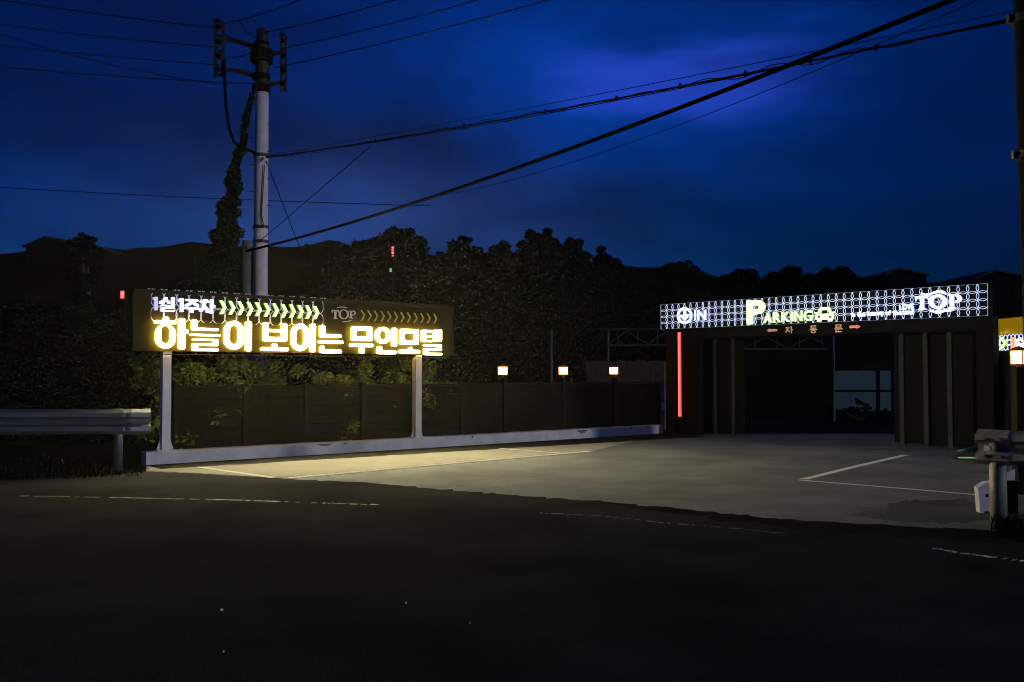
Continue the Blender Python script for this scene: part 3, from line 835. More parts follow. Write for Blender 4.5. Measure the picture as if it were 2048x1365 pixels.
# unlit TOP and chevrons, right half of the top row
tl = MB()
for r_ in ((540, 307, 610, 322), (540, 307, 548, 336), (602, 307, 610, 336), (567, 322, 585, 392), (556, 390, 598, 400)): zr(tl, SPT, Z2, *r_, r=0.004, w=(0.03, 0.05))
tl.build('letter', [M['unlit_white']] * 2, sign)
def ell_ring(mb, pl, Z, cx, cy, rx_, ry_, ix, iy, a0=0, a1=360, w=(0.03, 0.05), seg=24):
    po = [pl.uv(*Z(cx + rx_ * math.cos(R(a0 + (a1 - a0) * k / seg)), cy + ry_ * math.sin(R(a0 + (a1 - a0) * k / seg)))) for k in range(seg if a1 - a0 == 360 else seg + 1)]
    pi = [pl.uv(*Z(cx + ix * math.cos(R(a0 + (a1 - a0) * k / seg)), cy + iy * math.sin(R(a0 + (a1 - a0) * k / seg)))) for k in range(seg if a1 - a0 == 360 else seg + 1)]
    if a1 - a0 == 360: mb.ring(pl, po, pi, -w[1], -w[0], 0, 1)
    else: mb.prism(pl, po + pi[::-1], -w[1] + 0.0015, -w[0] + 0.0015, 0, 1)
tl = MB(); ell_ring(tl, SPT, Z2, 664, 353, 52, 50, 34, 42); tl.build('letter', [M['unlit_white']] * 2, sign)
tl = MB()
for r_ in ((716, 316, 757, 326), (728, 322, 746, 386), (718, 386, 756, 396)): zr(tl, SPT, Z2, *r_, r=0.004, w=(0.03, 0.05))
ell_ring(tl, SPT, Z2, 752, 339, 34, 25, 20, 15, -90, 90)
tl.build('letter', [M['unlit_white']] * 2, sign)
for pts in ([(585, 290), (615, 276), (660, 272), (700, 284), (690, 290), (655, 281), (620, 286)], [(640, 432), (665, 422), (700, 424), (735, 412), (740, 418), (705, 432), (665, 434)]):
    tl = MB(); zpoly(tl, SPT, Z2, pts, (0.03, 0.05)); tl.build('swoosh', [M['unlit_white']] * 2, sign)
for i in range(12):
    x0 = 835 + i * 67.9 - (i > 0) * 0; y0 = 308 + i * 3.7; hh = 112 - i * 1.3; ww = 47 - i * 0.8; th = 13
    tl = MB(); zpoly(tl, SPT, Z2, [(x0, y0), (x0 + th, y0), (x0 + ww, y0 + hh / 2), (x0 + th, y0 + hh), (x0, y0 + hh), (x0 + ww - th, y0 + hh / 2)], (0.03, 0.05))
    tl.build('chevron', [M['unlit_green']] * 2, sign)

# ================================================================== PLANK FENCE WITH LANTERNS
FN = KERB.off(-0.42)
fence = thing('plank_fence', 'dark horizontal plank fence standing behind the white kerb wall', 'fence', FN.P(KLEN / 2, 0.17, 0))
fpx = [352, 490, 612, 725, 828, 923, 1009, 1127, 1229, 1322]
fus = [FN.uv(x, 800)[0] for x in fpx]
ftop = FN.uv(1009, 765)[1]
bd0 = bm0 = None
for i, u in enumerate(fus):
    last = i == len(fus) - 1
    p_ = MB(); p_.pbox(FN, u - 0.05, u + 0.05, 0.17, ftop + (0.11 if i in (6, 7, 8) else 0.02), -0.05, 0.05)
    p_.build('post', M['rail'] if not last else M['siding'], fence)
nb = 6
for a, c in zip(fus[:-1], fus[1:]):
    for k in range(nb):
        h0 = 0.22 + (ftop - 0.06 - 0.22) * k / nb; h1 = 0.22 + (ftop - 0.06 - 0.22) * (k + 1) / nb - 0.006
        p_ = MB(); jw = random.uniform(-0.004, 0.004)
        p_.pbox(FN, a + 0.052, c - 0.052, h0, h1, -0.012 + jw, 0.012 + jw)
        p_.build('board', M['board'], fence)
    p_ = MB(); p_.pbox(FN, a + 0.052, c - 0.052, ftop - 0.055, ftop - 0.02, -0.03, 0.03); p_.build('rail', M['rail'], fence)
    vm = FN.uv(1070, 805)[1]
    p_ = MB(); p_.pbox(FN, a + 0.052, c - 0.052, vm - 0.02, vm + 0.015, 0.018, 0.04); p_.build('rail', M['rail'], fence)

def lantern(base, rot, s, hgt, label, group):
    """square lantern of 2x2 glowing panes on each side"""
    t = thing('post_lantern', label, 'lantern', base, group)
    base = Vector(base); x = Vector((math.cos(rot), math.sin(rot), 0)); y = Vector((-math.sin(rot), math.cos(rot), 0)); Zv = Vector((0, 0, 1))
    b_ = MB(); b_.tube([base, base + Zv * 0.045], [0.035, 0.03], 10); b_.box(base + Zv * 0.055, x * s * 0.5, y * s * 0.5, Zv * 0.01)
    b_.build('base', M['lamp_frame'], t)
    z0 = 0.066; e = s * 0.46
    fm = MB()
    for sx in (-1, 1):
        for sy in (-1, 1):
            fm.box(base + x * sx * e + y * sy * e + Zv * (z0 + hgt / 2), x * s * 0.04, y * s * 0.04, Zv * hgt / 2)
    for d1, d2 in ((x, y), (y, x)):
        for q in (-1, 1):
            for vz in (0.5,):
                fm.box(base + d1 * q * e + Zv * (z0 + hgt * vz), d1 * s * 0.025, d2 * e * 0.90, Zv * s * 0.022)
            for hz in (0.25, 0.75):
                fm.box(base + d1 * q * (e + 0.001) + Zv * (z0 + hgt * hz), d1 * s * 0.025, d2 * s * 0.022, Zv * hgt * 0.225)
    fm.build('frame', M['lamp_frame'], t)
    for d1, d2 in ((x, y), (y, x)):
        for q in (-1, 1):
            for a in (-1, 1):
                for h in (0.255, 0.745):
                    pn = MB(); pn.box(base + d1 * q * (e - s * 0.03) + d2 * a * s * 0.215 + Zv * (z0 + hgt * h), d1 * 0.003, d2 * s * 0.19, Zv * hgt * 0.222)
                    pn.build('pane', M['lamp'], t)
    rf = MB()
    c = base + Zv * (z0 + hgt); k = s * 0.56
    vs = [c + x * sx * k + y * sy * k for sx, sy in ((-1, -1), (1, -1), (1, 1), (-1, 1))] + [c + x * sx * k + y * sy * k + Zv * 0.012 for sx, sy in ((-1, -1), (1, -1), (1, 1), (-1, 1))] + [c + Zv * s * 0.4]
    rf.add(vs, [(3, 2, 1, 0), (0, 1, 5, 4), (1, 2, 6, 5), (2, 3, 7, 6), (3, 0, 4, 7), (4, 5, 8), (5, 6, 8), (6, 7, 8), (7, 4, 8)])
    rf.build('cap', M['lamp_frame'], t)
    return t
fang = math.atan2(KERB.u.y, KERB.u.x)
lt = None
LL = ['leftmost glowing lantern on the plank fence, nearest the big sign', 'middle one of the three glowing lanterns on the plank fence', 'rightmost glowing lantern on the plank fence, nearest the gate']
for i, (px_, lb) in enumerate(zip((1005.5, 1126.5, 1227.5), LL)):
    u = FN.uv(px_, 745)[0]
    p = FN.P(u, ftop + 0.112)
    if lt is None:
        lt = lantern(p, fang, 0.165, 0.175, lb, 'lanterns along the plank fence')
        o = lt
    else:
        o = copy_tree(lt); o.location = p; o['label'] = lb

# small white box on the last post
bx = MB(); pu = fus[-1]
v0 = FN.uv(1326, 808)[1]; v1 = FN.uv(1326, 822)[1]
bx.pbox(FN, pu - 0.045, pu + 0.045, v1, v0, 0.051, 0.10)
bx.pbox(FN, pu - 0.05, pu + 0.05, v0, v0 + 0.012, 0.051, 0.108)
tag(bx.build('junction_box', M['plastic']), 'small white electrical box on the last fence post beside the gate', 'electrical box')

# ================================================================== GATE
GL, GR = gnd(1340, 869), at(1975, 744, gnd(1340, 869).y * 0.765)
GATE = Plane(GL, Vector((GR.x - GL.x, GR.y - GL.y, 0)))
u0, vt0 = GATE.uv(1322, 608); u1, vt1 = GATE.uv(1975, 570)
_, vb0 = GATE.uv(1322, 660); _, vb1 = GATE.uv(1977, 630)
vt, vb = (vt0 + vt1) / 2, (vb0 + vb1) / 2
gate = thing('gate_portal', 'dark parking gate portal carrying the long white lattice PARKING sign', 'gate', GATE.P((u0 + u1) / 2, 0, -0.2))
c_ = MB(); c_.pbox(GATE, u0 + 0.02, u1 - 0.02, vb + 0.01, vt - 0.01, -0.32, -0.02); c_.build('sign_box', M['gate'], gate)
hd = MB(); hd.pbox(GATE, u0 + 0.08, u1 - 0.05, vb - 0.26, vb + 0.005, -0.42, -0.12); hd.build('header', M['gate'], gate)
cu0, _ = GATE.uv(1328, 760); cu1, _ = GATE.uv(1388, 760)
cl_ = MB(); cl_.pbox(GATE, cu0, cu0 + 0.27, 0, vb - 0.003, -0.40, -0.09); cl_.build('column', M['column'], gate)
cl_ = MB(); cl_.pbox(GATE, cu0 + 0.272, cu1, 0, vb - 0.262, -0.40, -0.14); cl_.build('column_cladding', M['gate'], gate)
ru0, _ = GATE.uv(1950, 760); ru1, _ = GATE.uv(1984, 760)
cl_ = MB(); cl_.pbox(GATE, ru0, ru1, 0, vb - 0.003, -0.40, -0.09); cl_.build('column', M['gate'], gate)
# red neon tube on the left column
nu, nv0 = GATE.uv(1355.5, 665); _, nv1 = GATE.uv(1358, 834)
ne = MB(); ne.pbox(GATE, nu - 0.038, nu + 0.038, nv1, nv0, -0.088, -0.05); no = ne.build('neon_strip', M['neon_red'], gate)
ne = MB()
for s in (-0.022, 0.016): ne.pbox(GATE, nu + s - 0.006, nu + s + 0.006, nv1 + 0.02, nv0 - 0.01, -0.049, -0.043)
ne.build('tube', M['neon_core'], no)
# lattice face: four rows of overlapping circles in an edge frame
lt_ = MB()
NCOL = 43
circles(lt_, GATE, u0, u1, vb, vt, NCOL, 4, 0.665, 0.0082, (0.0, 0.012), 22)
lt_.build('lattice_screen', M['lat'], gate)
GT = GATE.off(0.055)
# text from the built-in font, glyph by glyph, set on the gate plane
def text_glyph(ch, pl, px0, py0, px1, py1, mats, parent, name='letter', bold=0.02, depth=0.04):
    """fits the glyph to the box px0,py0 (top left) - px1,py1 (bottom right)"""
    cu = bpy.data.curves.new('glyph', 'FONT'); cu.body = ch; cu.size = 1.0; cu.offset = bold; cu.resolution_u = 3
    ob = bpy.data.objects.new('glyph', cu); col.objects.link(ob)
    dg = bpy.context.evaluated_depsgraph_get(); me = bpy.data.meshes.new_from_object(ob.evaluated_get(dg))
    bpy.data.objects.remove(ob); bpy.data.curves.remove(cu)
    xs = [v.co.x for v in me.vertices]; ys = [v.co.y for v in me.vertices]
    x0, x1, y0, y1 = min(xs), max(xs), min(ys), max(ys)
    ua, va = pl.uv(px0, py0); ub, vb2 = pl.uv(px1, py1)
    bm = bmesh.new(); bm.from_mesh(me)
    bmesh.ops.dissolve_limit(bm, angle_limit=0.02, verts=bm.verts, edges=bm.edges)
    base_faces = list(bm.faces)
    r = bmesh.ops.extrude_face_region(bm, geom=base_faces)
    topv = {g for g in r['geom'] if isinstance(g, bmesh.types.BMVert)}
    topf = {g for g in r['geom'] if isinstance(g, bmesh.types.BMFace)}
    for f in bm.faces: f.material_index = 1
    for f in topf: f.material_index = 0
    off = Vector(root_of(parent))
    for v in bm.verts:
        u = ua + (v.co.x - x0) / (x1 - x0) * (ub - ua); vv = vb2 + (v.co.y - y0) / (y1 - y0) * (va - vb2)
        v.co = pl.P(u, vv, 0.0 if v in topv else -depth) - off
    bmesh.ops.recalc_face_normals(bm, faces=bm.faces)
    m2 = bpy.data.meshes.new(name); bm.to_mesh(m2); bm.free(); bpy.data.meshes.remove(me)
    for m in mats: m2.materials.append(m)
    o = bpy.data.objects.new(name, m2); col.objects.link(o); o.parent = parent
    return o
def Z3(x, y): return 1300 + x / 5.689, 560 + y / 5.689
def Z4(x, y): return 1640 + x / 5.02, 540 + y / 5.02
GWM = [M['gate_face'], M['gate_side']]; GPM = [M['park_face'], M['park_side']]
ic = MB()
ell_ring(ic, GT, Z3, 393, 408, 88, 94, 62, 68, w=(0.0, 0.04), seg=32); ic.build('round_badge', GWM, gate)
ic = MB(); zpoly(ic, GT, Z3, [(376, 348), (410, 346), (411, 402), (432, 388), (448, 405), (395, 470), (336, 414), (354, 396), (377, 412)], (0.0, 0.04)); ic.build('arrow', GWM, gate)
text_glyph('I', GT, *Z3(501, 347), *Z3(519, 460), GWM, gate, bold=0.03)
text_glyph('N', GT, *Z3(538, 347), *Z3(640, 455), GWM, gate, bold=0.03)
text_glyph('P', GT, *Z3(1097, 236), *Z3(1312, 500), GPM, gate, bold=0.035)
for ch, a, c, ty, by in (('A', 1288, 1388, 377, 490), ('R', 1396, 1485, 371, 483), ('K', 1492, 1592, 367, 478), ('I', 1600, 1630, 364, 472), ('N', 1640, 1735, 357, 470), ('G', 1745, 1848, 349, 468)):
    text_glyph(ch, GT, *Z3(a, ty), *Z3(c, by), GPM, gate, bold=0.03)
# lit car symbol
def Z3b(x, y): return 1631 + x, 616 + y
car = MB()
zpoly(car, GT, Z3b, [(3, 13), (7, 2), (11, -1), (25, -1.5), (29, 1), (33, 12), (28, 12), (25, 4.5), (11, 5), (8, 13)], (0.0, 0.04))
zpoly(car, GT, Z3b, [(0, 15), (3, 12.5), (33, 11.5), (36, 14), (36, 23), (0, 24)], (0.0, 0.04))
zpoly(car, GT, Z3b, [(3, 23.8), (10, 23.6), (10, 28), (3, 28)], (0.0, 0.04))
zpoly(car, GT, Z3b, [(26, 23), (33, 22.8), (33, 27), (26, 27)], (0.0, 0.04))
zpoly(car, GT, Z3b, [(-3, 9), (3, 8.5), (3, 12), (-2, 12.5)], (0.0, 0.04))
zpoly(car, GT, Z3b, [(33, 8), (39, 7.5), (38, 11), (33, 11.3)], (0.0, 0.04))
cs_ = car.build('car_symbol', GPM, gate)
hl = MB()
for x in (4, 27): zpoly(hl, GT.off(0.004), Z3b, [(x, 16.5), (x + 5, 16.3), (x + 5, 20), (x, 20.2)], (0.0, 0.003))
hl.build('headlight_mark', [M['gate'], M['gate']], cs_)
# slogan words and TOP
for wd, a, b_, c, d in (('LOVE', 795, 350, 942, 398),):
    text_glyph(wd, GT, *Z4(a, b_), *Z4(c, d), GWM, gate, 'word', bold=0.03)
for wd, a, c, ty, by in (('is', 316, 352, 432, 472), ('the', 372, 456, 420, 468), ('beauty', 470, 645, 416, 468), ('of', 655, 712, 410, 456), ('the', 728, 818, 408, 454), ('soul', 830, 942, 400, 448)):
    text_glyph(wd, GT, *Z4(a, ty), *Z4(c, by), GWM, gate, 'word', bold=0.03)
tp_ = MB()
for pts in ([(950, 268), (1086, 262), (1080, 300), (1070, 285), (1045, 285), (1046, 385), (1066, 390), (1066, 402), (985, 405), (985, 394), (1005, 388), (1004, 290), (975, 292), (958, 318)],): zpoly(tp_, GT, Z4, pts, (0.0, 0.04))
tp_.build('letter', GWM, gate)
tp_ = MB(); ell_ring(tp_, GT, Z4, 1182, 320, 94, 72, 44, 46, w=(0.0, 0.04), seg=32); tp_.build('letter', GWM, gate)
tp_ = MB()
for pts in ([(1283, 248), (1360, 243), (1360, 258), (1345, 260), (1347, 375), (1365, 378), (1365, 390), (1285, 393), (1285, 382), (1304, 378), (1302, 262), (1283, 262)],): zpoly(tp_, GT, Z4, pts, (0.0, 0.04))
ell_ring(tp_, GT, Z4, 1355, 288, 68, 46, 26, 22, -90, 90, w=(0.0, 0.04))
tp_.build('letter', GWM, gate)
for pts in ([(1012, 228), (1060, 242), (1110, 232), (1170, 210), (1225, 205), (1262, 225), (1258, 248), (1215, 230), (1165, 232), (1110, 252), (1060, 262), (1025, 250)],
            [(1100, 398), (1150, 412), (1210, 408), (1270, 392), (1330, 390), (1352, 402), (1310, 420), (1260, 418), (1210, 438), (1160, 438), (1115, 420)]):
    tp_ = MB(); zpoly(tp_, GT, Z4, pts, (0.0, 0.04)); tp_.build('swoosh', GWM, gate)
# orange lettering on the header: arrow, three syllables, arrow
HP = GATE.off(-0.105)
def Zp(x, y): return x, y
OT = [M['orange_txt']] * 2
def hdr(rects, polys, mats, name):
    lb = MB()
    for r_ in rects: zr(lb, HP, Zp, *r_, r=0.004, w=(0.0, 0.012))
    for p in polys: zpoly(lb, HP, Zp, p, (0.0, 0.012))
    lb.build(name, mats, gate)
hdr([(1538, 659, 1554, 663)], [[(1533, 661.2), (1539, 657.5), (1539, 665)]], OT, 'arrow')
hdr([(1571, 655, 1579, 657), (1581.5, 653, 1583.5, 667), (1583, 659, 1586, 661)], [[(1574, 657), (1577, 657), (1575, 662), (1572, 665.5), (1570, 664.5)], [(1575, 660), (1577, 660), (1580, 664), (1578.5, 665.5)]], OT, 'letter')
hdr([(1621, 651.5, 1632, 653.5), (1621, 651.5, 1623, 657.5), (1621, 655.8, 1632, 657.6), (1619, 659, 1634, 660.6), (1625.5, 657.4, 1627.5, 659.3)], [], OT, 'letter')
lb = MB(); ell_ring(lb, HP, Zp, 1626.5, 664, 5, 3, 3, 1.4, w=(0, 0.012), seg=14); lb.build('letter_base', OT, gate)
hdr([(1671, 649.5, 1673, 656), (1680.5, 649.2, 1682.5, 655.5), (1671, 649.4, 1682.5, 651), (1671, 654, 1682.5, 655.6), (1669, 657.3, 1685, 659), (1675.5, 658.5, 1677.5, 661.3), (1671, 660.5, 1673, 664.8), (1671, 663.2, 1683, 664.8)], [], [M['red_txt'], M['orange_txt']] and OT, 'letter')
hdr([(1699, 651.8, 1714, 656.4)], [[(1713, 649.8), (1721, 653.5), (1713, 658)]], [M['red_txt']] * 2, 'arrow')

# folding doors parked at each side inside the opening
DP = GATE.off(-0.62)
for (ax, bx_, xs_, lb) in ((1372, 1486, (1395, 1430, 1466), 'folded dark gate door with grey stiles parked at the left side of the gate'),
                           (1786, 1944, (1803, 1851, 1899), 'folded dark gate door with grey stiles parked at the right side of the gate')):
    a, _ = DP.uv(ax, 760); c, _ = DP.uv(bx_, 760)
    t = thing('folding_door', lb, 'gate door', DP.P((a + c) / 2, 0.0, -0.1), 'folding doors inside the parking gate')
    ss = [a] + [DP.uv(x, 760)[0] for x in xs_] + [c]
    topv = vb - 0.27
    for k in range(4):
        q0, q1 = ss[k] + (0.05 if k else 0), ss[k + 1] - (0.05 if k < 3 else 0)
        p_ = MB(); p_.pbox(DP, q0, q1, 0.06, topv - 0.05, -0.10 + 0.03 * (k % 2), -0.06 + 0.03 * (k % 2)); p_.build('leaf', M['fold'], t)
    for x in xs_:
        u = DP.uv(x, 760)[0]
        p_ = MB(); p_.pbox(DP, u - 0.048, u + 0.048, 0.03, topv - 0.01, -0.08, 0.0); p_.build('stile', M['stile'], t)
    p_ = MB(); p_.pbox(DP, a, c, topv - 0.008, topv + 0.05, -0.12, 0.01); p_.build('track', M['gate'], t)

# ================================================================== CANOPIES, SHEETS AND SIDING BEHIND
def canopy(label, x0, x1, ytop, ybot, d, post_px, post_y0, nbay, rng_posts=None):
    t = thing('steel_canopy', label, 'canopy', at((x0 + x1) / 2, 744, d) - Vector((0, 0, CAM_H)), 'steel truss canopies')
    A, Bq = at(x0, ytop, d), at(x1, ytop, d); zt = (A.z + Bq.z) / 2; zb = at(x0, ybot, d).z
    r = 0.035
    ch = MB(); ch.tube([(A.x, d, zt), (Bq.x, d, zt)], r, 6); ch.build('top_chord', M['truss'], t)
    ch = MB(); ch.tube([(A.x, d, zb), (Bq.x, d, zb)], r, 6); ch.build('bottom_chord', M['truss'], t)
    w = (Bq.x - A.x) / nbay
    for k in range(nbay):
        xa = A.x + w * k
        ch = MB(); ch.tube([(xa + w / 2, d, zb + r), (xa + w / 2, d, zt - r)], 0.02, 5); ch.build('strut', M['truss'], t)
        for s in ((0, 1) if k % 2 == 0 else (1, 0),):
            ch = MB(); ch.tube([(xa + w * s[0], d + 0.03, zb + r), (xa + w * s[1], d + 0.03, zt - r)], 0.02, 5); ch.build('brace', M['truss'], t)
    for px_ in post_px:
        p = at(px_, post_y0, d)
        ch = MB(); ch.tube([(p.x, d - 0.08, 0), (p.x, d - 0.08, max(zt, p.z))], 0.055, 8); ch.build('post', M['truss'], t)
    rf = MB(); rf.box(((A.x + Bq.x) / 2, d + 2.0, zt + 0.12), ((Bq.x - A.x) / 2 + 0.2, 0, 0), (0, 2.2, 0.12), (0, 0, 0.02)); rf.build('roof_sheet', M['house_roof'], t)
    return t
canopy('steel truss canopy seen through the gate opening', 1487, 1666, 672, 699, 30, (1664,), 676, 4)
canopy('steel truss canopy with grey post above the ribbed siding behind the fence', 1215, 1335, 660, 691, 31, (1215, 1102), 700, 3)
# ribbed siding wall behind the fence
WALL = Plane(at(1175, 744, 26.5), at(1330, 744, 25.5) - at(1175, 744, 26.5))
sw = thing('siding_wall', 'low grey ribbed sheet wall between the fence and the gate column', 'wall', WALL.P(1, 0))
ua, _ = WALL.uv(1172, 744); ub, _ = WALL.uv(1332, 744); vtop = WALL.uv(1320, 722)[1]
npan = 8
for k in range(npan):
    a = ua + (ub - ua) * k / npan; c = ua + (ub - ua) * (k + 1) / npan - 0.006
    s_ = MB(); pts = []
    nr = 5; wd = (c - a) / nr
    prof = []
    for q in range(nr):
        prof += [(a + wd * q, 0.0), (a + wd * (q + 0.15), 0.03), (a + wd * (q + 0.55), 0.03), (a + wd * (q + 0.7), 0.0)]
    prof.append((c, 0.0))
    n = len(prof); tv = vtop + 0.02 * math.sin(k * 2.7)
    for v in (0.0, tv): s_.v += [tuple(WALL.P(u, v, w)) for u, w in prof]
    for v in (0.0, tv): s_.v += [tuple(WALL.P(u, v, w - 0.004)) for u, w in prof]
    for q in range(n - 1):
        s_.f += [(q, q + 1, n + q + 1, n + q), (2 * n + q + 1, 2 * n + q, 3 * n + q, 3 * n + q + 1)]; s_.m += [0, 0]
    s_.build('sheet', M['siding'], sw)
# white sheets inside the lot
d = 32.0
ws = thing('sheet_screen', 'pale sheet screen of four panels seen deep inside the gate', 'screen', (at(1726, 744, d).x, d, 0.0))
PW = Plane(at(1668, 744, d), Vector((1, 0, 0)))
def pu_(x): return PW.uv(x, 780)[0]
v_ = [PW.uv(1700, y)[1] for y in (742, 780, 785, 822)]
for a, c in ((1667, 1754), (1760, 1784)):
    p_ = MB(); p_.pbox(PW, pu_(a), pu_(c), v_[1], v_[0], -0.02, 0.0); p_.build('panel', M['white_sheet'], ws)
    p_ = MB(); p_.pbox(PW, pu_(a), pu_(c), v_[3], v_[2], -0.02, 0.0); p_.build('panel', M['white_sheet'], ws)
p_ = MB(); p_.pbox(PW, pu_(1754.5), pu_(1759.5), 0, v_[0], -0.05, 0.03); p_.build('post', M['dark_steel'], ws)
p_ = MB(); p_.pbox(PW, pu_(1667), pu_(1754.2), v_[2] + 0.004, v_[1] - 0.004, -0.03, 0.01); p_.build('rail', M['dark_steel'], ws)
p_ = MB(); p_.pbox(PW, pu_(1784.5), pu_(1788), 0, v_[0], -0.05, 0.03); p_.build('post', M['dark_steel'], ws)
p_ = MB(); p_.pbox(PW, pu_(1664), pu_(1666.6), 0, v_[0], -0.05, 0.03); p_.build('post', M['dark_steel'], ws)
sb = at(1715, 744, 30.5); sb.z = 0
shrub('dark low bush in front of the pale sheet screen', sb, 0.55, 1.9, 0.8, M['leaf_dark'], None, 171, nclump=70, nper=60, leaf=0.035)
# dark back wall of the building seen through the gate
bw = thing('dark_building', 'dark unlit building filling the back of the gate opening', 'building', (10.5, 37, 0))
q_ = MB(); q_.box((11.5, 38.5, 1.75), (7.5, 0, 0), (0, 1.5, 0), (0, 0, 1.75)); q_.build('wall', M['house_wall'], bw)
q_ = MB(); q_.box((11.5, 38.3, 3.58), (7.8, 0, 0), (0, 2.0, 0.12), (0, 0, 0.06)); q_.build('roof', M['house_roof'], bw)
for k, xx in enumerate((6.0, 8.6, 14.4, 16.6)):
    q_ = MB(); q_.box((xx, 36.985, 1.5), (0.55, 0, 0), (0, 0.012, 0), (0, 0, 0.5)); wq = q_.build('window', M['dark_steel'], bw)
    for s in (-1, 1):
        q_ = MB(); q_.box((xx + s * 0.27, 36.965, 1.5), (0.24, 0, 0), (0, 0.006, 0), (0, 0, 0.45)); q_.build('pane', M['gate'], wq)

# far houses on the hill
def house(label, px0, px1, ytop, yeave, d, slope, wide=None):
    xa, xb = at(px0, 744, d).x, at(px1, 744, d).x
    ze, zt = at(px0, yeave, d).z, at(px0, ytop, d).z
    xm = (xa + xb) / 2; dep = 3.0; zb = hill_z(xm, d) - 1.0
    t = thing('hill_house', label, 'house', (xm, d, zb), 'dark houses on the skyline')
    q = MB(); q.box((xm, d + dep, (zb + ze) / 2), ((xb - xa) / 2, 0, 0), (0, dep, 0), (0, 0, (ze - zb) / 2)); q.build('wall', M['house_wall'], t)
    xr = xa + (xb - xa) * slope
    q = MB(); o_ = 0.12
    pr = [(xa - o_, ze), (xr, zt), (xb + o_, ze), (xb + o_, ze + 0.1), (xr, zt + 0.12), (xa - o_, ze + 0.1)]
    n = len(pr)
    q.add([(x, y, z) for y in (d - 0.3, d + 2 * dep + 0.3) for x, z in pr], [tuple(range(n)), tuple(range(2 * n - 1, n - 1, -1))] + [(i, (i + 1) % n, n + (i + 1) % n, n + i) for i in range(n)])
    q.build('roof', M['house_roof'], t)
    q = MB(); q.add([(xa, d - 0.002, ze), (xb, d - 0.002, ze), (xr, d - 0.002, zt), (xa, d + 0.1, ze), (xb, d + 0.1, ze), (xr, d + 0.1, zt)], [(0, 1, 2), (5, 4, 3), (0, 3, 4, 1), (1, 4, 5, 2), (2, 5, 3, 0)]); q.build('gable', M['house_wall'], t)
    for s in (0.28, 0.7):
        q = MB(); q.box((xa + (xb - xa) * s, d - 0.02, ze - 0.9), ((xb - xa) * 0.1, 0, 0), (0, 0.02, 0), (0, 0, 0.4)); q.build('window', M['dark_steel'], t)
    return t
house('low roofed dark house on the skyline at far left', 48, 192, 477, 496, 62, 0.28)
house('dark house on the skyline right of the bushy trees, above the gate sign', 1776, 1856, 540, 552, 60, 0.3)
house('dark house on the skyline at far right, above the yellow fascia', 1952, 2080, 544, 560, 58, 0.3)

# ================================================================== UTILITY POLE
PD = 22.0
pb_ = at(519, 744, PD)
pole = thing('utility_pole', 'pale round concrete utility pole with wire racks at its top', 'utility pole', (pb_.x, PD, 0.0))
ztop = at(518, 58, PD).z; zblack = at(518, 186, PD).z
b_ = MB(); b_.tube([(pb_.x, PD, 0), (pb_.x, PD, zblack)], [0.185, 0.155], 20); b_.build('shaft', M['pole'], pole, smooth=True)
b_ = MB(); b_.tube([(pb_.x, PD, zblack + 0.002), (pb_.x, PD, ztop - 0.05), (pb_.x, PD, ztop)], [0.172, 0.14, 0.08], 16); b_.build('shaft_head', M['rack'], pole, smooth=True)
def zpx(y): return at(518, y, PD).z
def xpx(x): return at(x, 300, PD).x
for y0, y1, r in ((100, 125, 0.27), (150, 160, 0.22), (172, 186, 0.22), (86, 92, 0.19)):
    b_ = MB(); b_.tube([(pb_.x - 0.02, PD, zpx(y1)), (pb_.x - 0.02, PD, zpx(y0))], r, 12); b_.build('clamp_band', M['dark_steel'], pole)
for y, r in ((312, 0.20), (455, 0.19), (484, 0.19)):
    b_ = MB(); b_.tube([(pb_.x, PD, zpx(y + 3)), (pb_.x, PD, zpx(y - 3))], r, 14); b_.build('strap', M['rack'], pole)
# vertical racks left and right, each on two arms
for (x, y0, y1, wd, arms) in ((438, 46, 156, 0.24, ((80, 96), (140, 152))), (567, 74, 184, 0.15, ((106, 116), (166, 177)))):
    xc = xpx(x); z0, z1 = zpx(y1), zpx(y0)
    b_ = MB()
    for s in (-1, 1): b_.box((xc + s * wd / 2 * 0.75, PD - 0.05, (z0 + z1) / 2), (wd * 0.16, 0, 0), (0, 0.04, 0), (0, 0, (z1 - z0) / 2))
    for k in range(7): b_.box((xc, PD - 0.05, z0 + (z1 - z0) * (k + .3) / 7), (wd * 0.21, 0, 0), (0, 0.03, 0), (0, 0, 0.022))
    rk = b_.build('wire_rack', M['rack'], pole)
    for ya, yb in arms:
        b_ = MB(); b_.tube([(xc + (wd / 2 if xc < pb_.x else -wd / 2), PD - 0.05, zpx(ya)), ((xc + pb_.x) / 2, PD - 0.03, zpx((ya + yb) / 2 - 2)), (pb_.x + (-0.12 if xc < pb_.x else 0.12), PD, zpx(yb))], [0.045, 0.055, 0.07], 6); b_.build('arm', M['rack'], pole)
    for k in range(4):
        b_ = MB(); zc = z0 + (z1 - z0) * (0.12 + 0.26 * k); b_.tube([(xc, PD - 0.1, zc - 0.05), (xc, PD - 0.1, zc), (xc, PD - 0.1, zc + 0.05)], [0.035, 0.06, 0.035], 8); b_.build('insulator', M['dark_steel'], rk)
    b_ = MB(); b_.tube([(xc - 0.05, PD - 0.06, z1), (xc - 0.05, PD - 0.06, z1 + 0.07)], [0.07, 0.05], 8); b_.build('cap_insulator', M['dark_steel'], rk)
# thin dark tube drawing the wavy edge of the shade on the shaft
b_ = MB(); b_.tube([at(529, 330, PD - 0.17), at(526, 380, PD - 0.18), at(523, 430, PD - 0.18), at(528, 455, PD - 0.19)], 0.013, 6); b_.build('conduit', M['rack'], pole)
for k in range(7):
    b_ = MB(); y = 250 + k * 27; sd = -1 if k % 2 else 1
    b_.tube([(pb_.x + sd * 0.15, PD - 0.05, zpx(y)), (pb_.x + sd * 0.28, PD - 0.08, zpx(y))], 0.012, 5); b_.build('step_bolt', M['rack'], pole)

